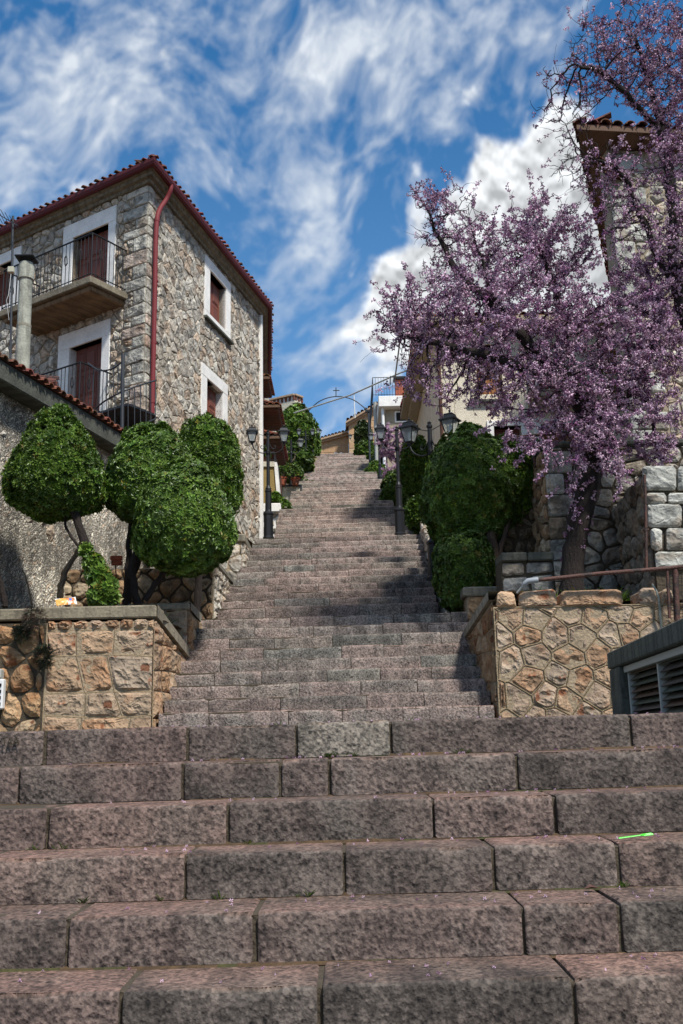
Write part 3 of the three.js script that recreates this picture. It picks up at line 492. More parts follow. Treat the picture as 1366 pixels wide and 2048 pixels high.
{
  // second and third stretches up the left side
  const F2 = frame(0, 0, -13.9, 1, 0), [x2] = on(F2, 376, 1250), y2 = on(F2, 350, 1206)[1];
  const t = thing('retaining_wall', 'short stone wall end with slanting concrete cap behind the lower left wall', 'retaining wall', null, V(-2.3, 2.6, -13.9));
  wallBody(t, F2, x2 - 1.0, x2 - 0.02, 2.0, y2 - 0.1, 0.35);
  layStones(t, F2, voronoi(x2 - 1, x2, 2.4, y2 - 0.1, 0.3, 0.26, 0.6, 0.5), M.warm, { tone: TONE.warm, gap: 0.02, depth: 0.04, bevel: 0.03, rough: 0.02, round: 0.03 });
  capSlab(t, F2, x2 - 1.0, x2 + 0.03, y2 - 0.1, 0.1, 0.35, 0.05, M.conc);
  const S = frame(x2, 0, -13.9, 0.02, -0.85), C = mb(), l = 0.95, a = [V(0, y2 - 0.1, 0.04), V(l, 3.42, 0.04), V(l, 3.55, 0.04), V(0, y2 + 0.0, 0.04)], b = a.map((q) => q.clone().setZ(-0.35)); C.quad(...a, S); C.quad(a[3], a[2], b[2], b[3], S); C.quad(a[1], b[1], b[2], a[2], S); part('sloping_cap', C, M.conc, t);
  const Q = mb(); Q.quad(V(0, 2.5, 0), V(l, 2.5, 0), V(l, 3.43, 0), V(0, y2 - 0.1, 0), S); part('flank_core', Q, M.mortar, t);
  layStones(t, S, voronoi(0, l, 2.6, 3.45, 0.26, 0.24, 0.6, 0.5), M.warm, { tone: TONE.rubbleWarm, gap: 0.02, depth: 0.04, name: 'flank_stone' });

  const F3 = frame(0, 0, -16.1, 1, 0), [x3] = on(F3, 428, 1180), y3 = on(F3, 430, 1122)[1];
  const u = thing('retaining_wall', 'rough rubble garden wall with dark open joints behind the clipped trees', 'retaining wall', null, V(-2.2, 3.2, -16.1));
  wallBody(u, F3, -6, x3 - 0.02, 2.9, y3 - 0.1, 0.3, M.darkMortar);
  layStones(u, F3, voronoi(-6, x3, 3.1, y3 - 0.08, 0.34, 0.2, 0.7, 0.5), M.grey, { tone: TONE.rubbleWarm, gap: 0.035, depth: 0.06, bevel: 0.04, rough: 0.03, round: 0.03 });
  const e3 = at(467, 1106, 18.5), S3 = frame(x3, 0, -16.1, e3.x - x3, -2.45), l3 = Math.hypot(e3.x - x3, 2.45);
  const Q3 = mb(); Q3.box(S3, 0, l3, 2.9, y3 - 0.09, -0.35, 0, 0.004); part('flank_core', Q3, M.mortar, u);
  layStones(u, S3, voronoi(0, l3, 3.2, y3 - 0.06, 0.2, 0.2, 0.8, 0.7), M.grey, { tone: TONE.house, gap: 0.02, depth: 0.04, bevel: 0.025, rough: 0.02, name: 'flank_stone' });
  const C3 = mb(); C3.box(S3, -0.03, l3 + 0.02, y3 - 0.08, y3 + 0.02, -0.4, 0.06, 0.02); part('cap_stone', C3, M.conc, u);

  const F4 = frame(0, 0, -18.62, 1, 0), [xa] = on(F4, 448, 1090), [xb, yb4] = on(F4, 486, 1076), y4 = yb4 + 0.06;
  const w = thing('retaining_wall', 'squat stone block wall with thick grey cap beside the first left lamp', 'retaining wall', null, V(xb, 5, -18.6));
  wallBody(w, F4, xa - 1.4, xb - 0.02, 4.2, y4 - 0.14, 1.9);
  layStones(w, F4, voronoi(xa - 1.4, xb, 4.6, y4 - 0.14, 0.3, 0.24, 0.6, 0.5), M.grey, { tone: TONE.house, gap: 0.025, depth: 0.04, bevel: 0.03, rough: 0.02, round: 0.03 });
  const S4 = frame(xb, 0, -18.62, 0.02, -1.9); layStones(w, S4, voronoi(0, 1.9, 4.6, y4 - 0.14, 0.24, 0.22, 0.7, 0.6), M.grey, { tone: TONE.house, gap: 0.02, depth: 0.04, name: 'flank_stone' });
  capSlab(w, F4, xa - 1.4, xb + 0.05, y4 - 0.14, 0.16, 1.95, 0.06, M.conc);
}
{
  const t = thing('retaining_wall', 'ochre stone retaining wall of many-sided blocks with raised mortar right of the steps', 'retaining wall', null, V(2.6, 1.8, -12.3));
  const [xl] = on(WL, 990, 1300), yT = on(WL, 1040, 1186)[1] + 0.02;
  wallBody(t, WL, xl + 0.02, 7, 1.5, yT - 0.2, 0.45, M.paleMortar);
  const v = voronoi(xl + 0.01, 7, 1.74, yT - 0.2, 0.33, 0.27, 0.6, 0.34, null, 0.05);
  layStones(t, WL, v, M.warm, { tone: TONE.warm, gap: 0.03, depth: 0.026, bevel: 0.014, rough: 0.024, round: 0.02 });
  // raised pointing ribs along the joints
  const R = mb(); R.tone = [1.15, 1.15, 1.1]; for (const p of v) for (let i = 0; i < p.length; i++) { const a = p[i], b = p[(i + 1) % p.length]; if (a[0] > 4.6) continue; R.bar(WL, V(a[0], a[1], 0.018), V(b[0], b[1], 0.018), 0.009, 4); } part('raised_pointing', R, M.paleMortar, t);
  const caps = [[990, 1030, 1.0], [1034, 1112, 0.95], [1117, 1243, 1.06], [1274, 1312, 1.1], [1318, 1345, 1]];
  for (const [a, b, h] of caps) { const [u0] = on(WL, a, 1180), [u1] = on(WL, b, 1180), B = mb(); B.tone = TONE.warm().map((q) => q * 1.25); stoneMesh(B, WL, [[u0, yT - 0.2], [u1, yT - 0.2], [u1 - 0.02, yT - 0.01 * h + rr(0, 0.03)], [u0 + 0.03, yT + rr(-0.02, 0.01)]], 0, 0.06, { bevel: 0.03, rough: 0.015, round: 0.03 }); const x = mb(); B.box(WL, u0 + 0.02, u1 - 0.02, yT - 0.18, yT - 0.03, -0.42, 0.02, 0.02); part('cap_stone', B, M.warm, t); }
  const S = frame(xl + 0.02, 0, -14.15, 0.03, 1.85).setPosition(xl - 0.10, 0, -14.15), len = 1.86, y1 = 3.05;
  const e = at(936, 1272, 14.1); const S2 = frame(e.x, 0, -14.1, xl - e.x, 1.8), l2 = Math.hypot(xl - e.x, 1.8), yE = e.y;
  const Q = mb(); Q.quad(V(0, 1.7, 0), V(l2, 1.7, 0), V(l2, yT - 0.12, 0), V(0, yE - 0.02, 0), S2); part('flank_core', Q, M.mortar, t);
  const sl = (yT - 0.12 - yE) / l2; let c = courses(0, l2, 1.72, yT - 0.1, 0.31, 0.4, 0.05, 0.2).map((p) => clipPoly(p, -sl, 1, yE - 0.03)).filter((p) => p.length > 2);
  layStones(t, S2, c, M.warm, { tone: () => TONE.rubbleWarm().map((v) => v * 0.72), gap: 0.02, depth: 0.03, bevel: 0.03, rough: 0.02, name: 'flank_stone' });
  const C = mb(), a = [V(-0.06, yE - 0.02, 0.05), V(l2 + 0.01, yT - 0.1, 0.05), V(l2 + 0.01, yT + 0.01, 0.05), V(-0.06, yE + 0.09, 0.05)], b = a.map((q) => q.clone().setZ(-0.4)); C.quad(...a, S2); C.quad(a[3], a[2], b[2], b[3], S2); C.quad(a[0], b[0], b[1], a[1], S2); C.quad(a[3], b[3], b[0], a[0], S2); C.tone = [0.8, 0.72, 0.6]; part('sloping_cap', C, M.conc, t);

  const Fp = frame(0, 0, -14.75, 1, 0), [p0, yp] = on(Fp, 930, 1178), [p1] = on(Fp, 980, 1178);
  const p = thing('stone_pier', 'low reddish stone pier with concrete cap at the foot of the narrow flight', 'stone pier', null, V(p0, 3.4, -14.75));
  wallBody(p, Fp, p0 + 0.02, p1 + 0.3, 3.0, yp - 0.12, 0.5); layStones(p, Fp, voronoi(p0, p1 + 0.3, 3.1, yp - 0.1, 0.32, 0.26, 0.4, 0.4), M.warm, { tone: TONE.rubbleWarm, gap: 0.03, depth: 0.04, round: 0.03 }); capSlab(p, Fp, p0 - 0.04, p1 + 0.3, yp - 0.12, 0.14, 0.55, 0.07, M.conc);
  // low wall at the right of the narrow flight
  const Fq = frame(1.68, 0, -20.4, 0, 1), q = thing('retaining_wall', 'low pale rubble kerb wall under the right lamp beside the narrow flight', 'retaining wall', null, V(1.7, 4, -18));
  const Z = mb(); Z.quad(V(0, 4, 0), V(4.3, 2.6, 0), V(4.3, 4.35, 0), V(0, 6.15, 0), Fq); Z.quad(V(0, 6.15, 0), V(4.3, 4.35, 0), V(4.3, 4.35, -0.35), V(0, 6.15, -0.35), Fq); part('wall_core', Z, M.mortar, q);
  layStones(q, Fq, voronoi(0, 4.3, 3.2, 6.2, 0.24, 0.2, 0.7, 0.6).map((pp) => clipPoly(pp, 0.4186, 1, 6.15)).filter((pp) => pp.length > 2), M.grey, { tone: TONE.house, gap: 0.02, depth: 0.04, round: 0.02 });
}

// ---------------------------------------------------------------- building helpers
function atY(px, py, y) { const v = at(px, py, 1).sub(V(0, EYE, 0)); return v.multiplyScalar((y - EYE) / v.y).add(V(0, EYE, 0)); }
function slab(B, F, outline, holes, w0, w1) {          // a plate with openings, from w0 (back) to w1 (face)
  const s = new THREE.Shape(outline.map((p) => new THREE.Vector2(p[0], p[1])));
  for (const [x0, x1, y0, y1] of holes) s.holes.push(new THREE.Path([[x0, y0], [x0, y1], [x1, y1], [x1, y0]].map((p) => new THREE.Vector2(p[0], p[1]))));
  const g = new THREE.ExtrudeGeometry(s, { depth: w1 - w0, bevelEnabled: false }).translate(0, 0, w0), q = g.index ? g.toNonIndexed() : g, p = q.attributes.position;
  for (let i = 0; i < p.count; i += 3) B.tri(V().fromBufferAttribute(p, i), V().fromBufferAttribute(p, i + 1), V().fromBufferAttribute(p, i + 2), F);
  return B;
}
// a white-framed opening with a deep reveal; returns the frame part
function opening(t, F, o, i, kind, leaves, depth = 0.36, sill = false, frameMat = M.white, leafMat = M.shutter, name = 'window') {
  const [x0, x1, y0, y1] = o, [a, b, c, d] = i, B = mb(), e = 0.045;
  B.box(F, x0, x1, d, y1, -depth - 0.04, e, 0.006); B.box(F, x0, a, c, d - 0.002, -depth - 0.04, e - 0.003, 0.006); B.box(F, b, x1, c, d - 0.002, -depth - 0.04, e - 0.003, 0.006);
  if (y0 < c - 0.02) B.box(F, x0, x1, y0, c - 0.002, -depth - 0.04, e - 0.002, 0.006);
  const fr = part(name + '_frame', B, frameMat, t);
  const n = leaves, w = (b - a) / n;
  for (let k = 0; k < n; k++) {
    const L = mb(), l0 = a + k * w + 0.006, l1 = a + (k + 1) * w - 0.006; L.tone = [rr(0.9, 1.1), rr(0.9, 1.1), rr(0.9, 1.1)];
    L.box(F, l0, l1, c, d - 0.005, -depth - 0.03, -depth + 0.012, 0.004);
    const lf = part(kind, L, leafMat, t), rows = d - c > 1.5 ? [[0.05, 0.36], [0.41, 0.66], [0.71, 0.95]] : [[0.06, 0.46], [0.54, 0.94]];
    for (const [r0, r1] of rows) {
      const y0_ = c + (d - c) * r0, y1_ = c + (d - c) * r1, P = mb(); P.tone = [0.85, 0.8, 0.8];
      P.box(F, l0 + w * 0.2, l1 - w * 0.2, y0_ + 0.03, y1_ - 0.03, -depth + 0.012, -depth + 0.032, 0.012);
      P.tone = [1.15, 1.15, 1.1]; P.box(F, l0 + w * 0.12, l0 + w * 0.2 - 0.004, y0_, y1_, -depth + 0.012, -depth + 0.026, 0.004); P.box(F, l1 - w * 0.2 + 0.004, l1 - w * 0.12, y0_, y1_, -depth + 0.012, -depth + 0.026, 0.004);
      P.box(F, l0 + w * 0.2, l1 - w * 0.2, y0_, y0_ + 0.02, -depth + 0.012, -depth + 0.026, 0.004); P.box(F, l0 + w * 0.2, l1 - w * 0.2, y1_ - 0.02, y1_, -depth + 0.012, -depth + 0.026, 0.004);
      part('panel', P, leafMat, lf);
    }
  }
  if (sill) { const S = mb(); S.box(F, x0 - 0.05, x1 + 0.05, y0 - 0.07, y0 - 0.003, -0.02, 0.12, 0.01); part(name + '_sill', S, M.concDark, t); }
  return fr;
}
// wrought railing along local points (in plan x,w at height y): rails, bars, lantern ornaments
function railing(t, F, pts, y, h, step, m, ornament = true) {
  const P = pts.map((p) => V(p[0], y + (p[2] ?? 0), p[1])), up = V(0, h, 0), top = mb(), low = mb();
  for (let i = 0; i + 1 < P.length; i++) {
    top.bar(F, P[i].clone().add(up), P[i + 1].clone().add(up), 0.018, 6); low.bar(F, P[i].clone().add(V(0, 0.08, 0)), P[i + 1].clone().add(V(0, 0.08, 0)), 0.012, 5);
    const n = Math.max(1, Math.round(P[i].distanceTo(P[i + 1]) / step));
    for (let k = 0; k <= n - (i + 2 < P.length ? 1 : 0); k++) {
      const q = P[i].clone().lerp(P[i + 1], k / n), B = mb(), thick = k === 0 ? 0.015 : 0.0085;
      B.bar(F, q, q.clone().add(up), thick, 5);
      if (ornament && k % 4 === 2) { const c = q.clone().add(V(0, h * 0.62, 0)), G = F.clone().multiply(new THREE.Matrix4().makeTranslation(c.x, c.y, c.z)); for (let s = 0; s < 4; s++) { const w = s * Math.PI / 2, o = (r, yy) => V(Math.cos(w) * r, yy, Math.sin(w) * r).applyMatrix4(G); B.tube([o(0.008, -0.13), o(0.045, -0.06), o(0.035, 0.05), o(0.006, 0.11)], 0.006, 4, false); } }
      part('baluster', B, m, t);
    }
  }
  part('top_rail', top, m, t); part('bottom_rail', low, m, t);
}
function miterPath(path) {                             // path: [x,z] wall line; outward is to the right-hand side normal (-dz... by frame convention)
  return path.map((p, i) => {
    const nrm = (a, b) => { const l = Math.hypot(b[0] - a[0], b[1] - a[1]); return [-(b[1] - a[1]) / l, (b[0] - a[0]) / l]; };
    const n0 = i ? nrm(path[i - 1], p) : null, n1 = i + 1 < path.length ? nrm(p, path[i + 1]) : null;
    if (!n0) return n1; if (!n1) return n0; const sx = n0[0] + n1[0], sy = n0[1] + n1[1], k = 2 / (sx * sx + sy * sy); return [sx * k, sy * k];
  });
}
function sweep(B, path, prof, closed = false) {        // prof: [w, y] polyline swept round the path with mitred corners
  const m = miterPath(path), P = (i, q) => V(path[i][0] + m[i][0] * q[0], q[1], path[i][1] + m[i][1] * q[0]), n = prof.length;
  for (let i = 0; i + 1 < path.length; i++) for (let j = 0; j < n - (closed ? 0 : 1); j++) { const a = prof[j], b = prof[(j + 1) % n]; B.quad(P(i, a), P(i + 1, a), P(i + 1, b), P(i, b)); }
  return B;
}
function tileEnds(B, path, w, y, r, step, len, slope) { // barrel tile ends peeping over an eave
  const m = miterPath(path);
  for (let i = 0; i + 1 < path.length; i++) {
    const a = V(path[i][0] + m[i][0] * w, y, path[i][1] + m[i][1] * w), b = V(path[i + 1][0] + m[i + 1][0] * w, y, path[i + 1][1] + m[i + 1][1] * w), n = Math.max(1, Math.floor(a.distanceTo(b) / step)), t = b.clone().sub(a).normalize(), inn = V(t.z, 0, -t.x);
    for (let k = 0; k < n; k++) {
      const c = a.clone().lerp(b, (k + 0.5) / n).addScaledVector(inn, -rr(0.0, 0.05)), e = c.clone().addScaledVector(inn, len).add(V(0, len * slope, 0)); B.tone = [rr(0.7, 1.15), rr(0.75, 1.15), rr(0.75, 1.2)];
      const s = Math.min(i > 0 ? a.distanceTo(c) : 9, i + 2 < path.length ? b.distanceTo(c) : 9), l2 = Math.min(len, s * 2); e.copy(c).addScaledVector(inn, l2).add(V(0, l2 * slope, 0));
      barrel(B, c, e, t, r * rr(0.9, 1.1), r * 0.85);
    }
  }
}
function barrel(B, c, e, t, r0, r1, flip = 1) {         // one half-round clay tile with thickness
  const S = 6, up = V(0, flip, 0), ring = (o, r) => { const q = []; for (let s = 0; s <= S; s++) { const w = Math.PI * s / S; q.push(o.clone().addScaledVector(t, Math.cos(w) * r).addScaledVector(up, Math.sin(w) * r * 0.8)); } return q; };
  const A = ring(c, r0), D = ring(e, r1), A2 = ring(c, r0 - 0.018), D2 = ring(e, r1 - 0.018);
  for (let s = 0; s < S; s++) { B.quad(A[s], D[s], D[s + 1], A[s + 1]); B.quad(A2[s], A2[s + 1], D2[s + 1], D2[s]); B.quad(A[s], A[s + 1], A2[s + 1], A2[s]); B.quad(D[s], D2[s], D2[s + 1], D[s + 1]); }
}

// ---------------------------------------------------------------- the stone house on the left
const HC = [-3.98, -19.19], HR = [-2.20, -26.0];
const FR = frame(HC[0], 0, HC[1], HR[0] - HC[0], HR[1] - HC[1]), FL = frame(HC[0], 0, HC[1], 4.12, 2.75);
{
  const t = thing('stone_house', 'tall rubble-stone house with white window surrounds, brown shutters and red gutter on the left', 'house', null, V(HC[0], 5, HC[1]));
  const yT = 13.42, uR = 7.04, uL = -8.0, y0 = 4.6;
  const doorU = { o: [-2.63, -0.93, 11.02, 13.2], i: [-2.3, -1.16, 11.02, 12.84] }, doorL = { o: [-2.63, -1.0, 8.30, 10.55], i: [-2.26, -1.24, 8.30, 10.18] };
  const winA = { o: [-5.75, -4.1, 11.55, 13.22], i: [-5.45, -4.43, 11.85, 12.95] }, winB = { o: [-6.35, -4.72, 8.7, 10.62], i: [-6.05, -5.05, 9.0, 10.3] };
  const wU = { o: [3.05, 4.76, 11.66, 13.27], i: [3.38, 4.46, 11.84, 13.0] }, wD = { o: [2.92, 4.58, 8.95, 10.43], i: [3.25, 4.28, 9.1, 10.14] };
  const hl = [doorU, doorL, winA, winB].map((q) => q.i), hr = [wU, wD].map((q) => q.i);
  const cornerFace = (B, F, a, b) => { B.quad(V(a, y0, 0), V(b, y0, 0), V(b, yT, 0), V(a, yT, 0), F); return B; };
  const wl = part('wall', cornerFace(slab(mb(), FL, [[uL, y0], [-0.2, y0], [-0.2, yT], [uL, yT]], hl, -0.5, 0), FL, -0.2, 0), M.mortar, t);
  const wr = part('wall', cornerFace(slab(mb(), FR, [[0.2, y0], [uR, y0], [uR, yT], [0.2, yT]], hr, -0.5, 0), FR, 0, 0.2), M.mortar, t);
  const wc = mb(); { const w = 0.02; const P = [[HR[0], HR[1]], [-2.62, -31.6], [-11, -31.6], [-10.6, -23.6]]; for (let i = 0; i < 3; i++) wc.quad(V(P[i][0], y0, P[i][1]), V(P[i + 1][0], y0, P[i + 1][1]), V(P[i + 1][0], yT, P[i + 1][1]), V(P[i][0], yT, P[i][1])); } part('back_wall', wc, M.mortar, t);
  // quoins at the corner: alternately long and short
  const qs = []; let y = 7.2, k = 0; while (y < 13.3) { const h = rr(0.2, 0.34); qs.push([y, Math.min(y + h, 13.36), k++ % 2]); y += h; }
  const ql = qs.map(([a, b, s]) => [s ? -0.34 - rr(0, 0.06) : -0.62 - rr(0, 0.1), 0.0, a, b]), qr = qs.map(([a, b, s]) => [0.0, s ? 0.55 + rr(0, 0.1) : 0.32 + rr(0, 0.06), a, b]);
  for (const [list, F] of [[ql, FL], [qr, FR]]) for (const [a, b, c, d] of list) { const B = mb(); { const q = rr(0.85, 1.3); B.tone = rnd() < 0.15 ? [0.74 * q, 0.60 * q, 0.51 * q] : [0.72 * q, 0.69 * q, 0.62 * q]; } stoneMesh(B, F, [[a + 0.006, c + 0.008], [b - 0.004, c + 0.008], [b - 0.004, d - 0.006], [a + 0.006, d - 0.006]], 0, 0.035, { bevel: 0.02, rough: 0.01, round: 0.015 }); part('quoin', B, M.grey, t); }
  const lime = 150;
  const P1 = cutHoles(cutHoles(voronoi(-6.2, 0, 7.0, yT - 0.02, 0.31, 0.17, 0.85, 0.8), [doorU, doorL, winA, winB].map((q) => q.o)), ql.map((q) => [q[0], 0.1, q[2], q[3]]));
  layStones(wl, FL, P1, M.grey, { tone: TONE.house, gap: 0.026, depth: 0.034, bevel: 0.02, rough: 0.018, limit: lime, round: 0.015 });
  const P2 = cutHoles(cutHoles(voronoi(0, uR, 6.7, yT - 0.02, 0.38, 0.16, 0.85, 0.85), [wU, wD].map((q) => q.o)), qr.map((q) => [-0.1, q[1], q[2], q[3]]));
  layStones(wr, FR, P2, M.grey, { tone: TONE.house, gap: 0.013, depth: 0.024, bevel: 0.012, rough: 0.015, limit: lime, round: 0.007 });
  const ct = mb(); ct.box(FR, uR - 0.05, uR + 0.07, 5.5, yT, -0.1, 0.09, 0.004); part('corner_trim', ct, M.white, t);
  opening(t, FL, doorU.o, doorU.i, 'shutter_leaf', 3, 0.17, false, M.white, M.shutter, 'door'); opening(t, FL, doorL.o, doorL.i, 'shutter_leaf', 3, 0.17, false, M.white, M.shutter, 'door');
  opening(t, FL, winA.o, winA.i, 'shutter_leaf', 2, 0.3, true); opening(t, FL, winB.o, winB.i, 'shutter_leaf', 2, 0.3, true);
  opening(t, FR, wU.o, wU.i, 'shutter_leaf', 2, 0.17, true); opening(t, FR, wD.o, wD.i, 'shutter_leaf', 2, 0.17, true);
  // eaves, gutter, roof
  const fl = V(uL, 0, 0).applyMatrix4(FL), path = [[fl.x, fl.z], HC, HR, [-2.62, -31.3]];
  part('soffit', sweep(mb(), path, [[-0.1, 13.36], [0.09, 13.36], [0.11, 13.42], [0.19, 13.44], [0.21, 13.50], [0.26, 13.52], [0.26, 13.62]]), M.concWarm, t);
  part('gutter', sweep(mb(), path, [[0.262, 13.53], [0.30, 13.51], [0.35, 13.53], [0.375, 13.59], [0.375, 13.66], [0.355, 13.66], [0.35, 13.60], [0.28, 13.58]], true), M.red, t);
  const rf = part('roof', sweep(mb(), path, [[0.35, 13.665], [0.35, 13.69], [-3.4, 14.6]]), M.clayOld, t);
  const te = new MB(); tileEnds(te, path, 0.38, 13.68, 0.055, 0.2, 0.7, 0.24); part('roof_tiles', te, M.clay, rf, 'stuff');
  const rt = mb(), mm = miterPath(path)[1]; { const c = V(HC[0] + mm[0] * 0.30, 13.72, HC[1] + mm[1] * 0.30), inn = V(-mm[0], 0, -mm[1]).normalize(); for (let q = 0; q < 1; q++) barrel(rt, c.clone().addScaledVector(inn, q * 0.36).add(V(0, q * 0.09, 0)), c.clone().addScaledVector(inn, q * 0.36 + 0.26).add(V(0, q * 0.09 + 0.10, 0)), V(inn.z, 0, -inn.x), 0.085, 0.08); } part('ridge_tile', rt, M.clay, rf);
  // downpipe
  const dp = [[342, 370, 0.32], [341, 380, 0.31], [333, 398, 0.22], [319, 420, 0.13], [314, 440, 0.12], [309, 620, 0.12], [304, 835, 0.12]].map(([px, py, w]) => { const [u, v] = on(FR, px, py, w); return V(u, v, w).applyMatrix4(FR); });
  const cr = new THREE.CatmullRomCurve3(dp, false, 'centripetal').getPoints(28); part('downpipe', mb().tube(cr, 0.052, 10), M.redPipe, t);
  const ck = mb(); for (const v of [12.6, 11.2, 9.8, 8.5]) { const p = dp[5].clone(); const k2 = (v - dp[4].y) / (dp[6].y - dp[4].y), q = dp[4].clone().lerp(dp[6], k2); ck.tube([q.clone().add(V(0, -0.02, 0)), q.clone().add(V(0, 0.02, 0))], 0.062, 10); } part('pipe_bracket', ck, M.redPipe, t);
  // far end of the gutter comes down as a second pipe
  // upper balcony
  const bal = (a, b, yS, out, nm, lab) => {
    const s = mb(); s.box(FL, a, b, yS - 0.15, yS, 0.0, out, 0.015); s.tone = [1.0, 0.74, 0.55]; s.box(FL, a + 0.09, b - 0.09, yS - 0.27, yS - 0.153, 0.0, out - 0.1, 0.02);
    const bb = part(nm, s, M.concWarm, t); if (lab) bb.userData.label = lab;
    railing(bb, FL, [[a + 0.05, 0.03], [a + 0.05, out - 0.06], [b - 0.05, out - 0.06], [b - 0.05, 0.03]], yS, 0.98, 0.115, M.iron);
  };
  bal(-3.45, -0.52, 11.0, 1.05, 'balcony', 'upper balcony with bare concrete slab and thin black railing');
  bal(-3.2, -0.85, 8.28, 0.95, 'balcony', 'lower balcony with black wrought railing');
  // iron landing and curved rail by the corner
  const yl = 8.02, Lp = [[196, 824], [256, 806], [309, 827]].map((q) => atY(q[0], q[1], yl)), back = V(0.4, yl, 0.02).applyMatrix4(FR), back2 = V(-0.9, yl, 0.02).applyMatrix4(FL);
  const G = mb(), pl = (yy) => { const q = [back2, Lp[0], Lp[1], Lp[2], back].map((p) => p.clone().setY(yy)); for (let i = 1; i + 1 < q.length; i++) G.tri(q[0], q[i], q[i + 1]); return q; }; const qa = pl(yl), qb = pl(yl - 0.05); for (let i = 0; i < 4; i++) G.quad(qa[i], qa[i + 1], qb[i + 1], qb[i]);
  const ld = part('iron_landing', G, M.iron, t), br = mb(); for (let i = 0; i < 4; i++) { br.tube([qb[i].clone(), qb[i + 1].clone()], 0.03, 5); br.tube([qb[i].clone().lerp(qb[i + 1], 0.5), back.clone().setY(yl - 0.75)], 0.016, 5); } part('bracket', br, M.iron, ld);
  const D = [18.05, 17.75, 17.55, 17.8, 18.3], tr = [[176, 833], [204, 806], [243, 784], [281, 770], [311, 761]].map((q, i) => at(q[0], q[1], D[i])), lr = [[190, 868], [206, 872], [243, 866], [281, 850], [311, 838]].map((q, i) => at(q[0], q[1], D[i]));
  const tc = new THREE.CatmullRomCurve3(tr), lc = new THREE.CatmullRomCurve3(lr); const R1 = part('top_rail', mb().tube(tc.getPoints(20), 0.018, 6), M.ironGrey, ld); part('bottom_rail', mb().tube(lc.getPoints(20), 0.016, 6), M.ironGrey, ld);
  for (let i = 0; i <= 12; i++) part('baluster', mb().tube([tc.getPoint(i / 12), lc.getPoint(i / 12)], 0.009, 5), M.ironGrey, ld);
  part('post', mb().tube([at(246, 708, 17.52), at(244, 884, 17.5)], 0.035, 6), M.ironGrey, ld);
  const ar = [[176, 726, 18.3], [200, 741, 17.9], [228, 736, 17.6], [246, 722, 17.5]].map((q) => at(...q)), ac = new THREE.CatmullRomCurve3(ar); part('top_rail', mb().tube(ac.getPoints(10), 0.016, 6), M.ironGrey, ld); for (let i = 1; i < 6; i++) { const p = ac.getPoint(i / 6); part('baluster', mb().tube([p, p.clone().setY(yl)], 0.009, 5), M.ironGrey, ld); }
}

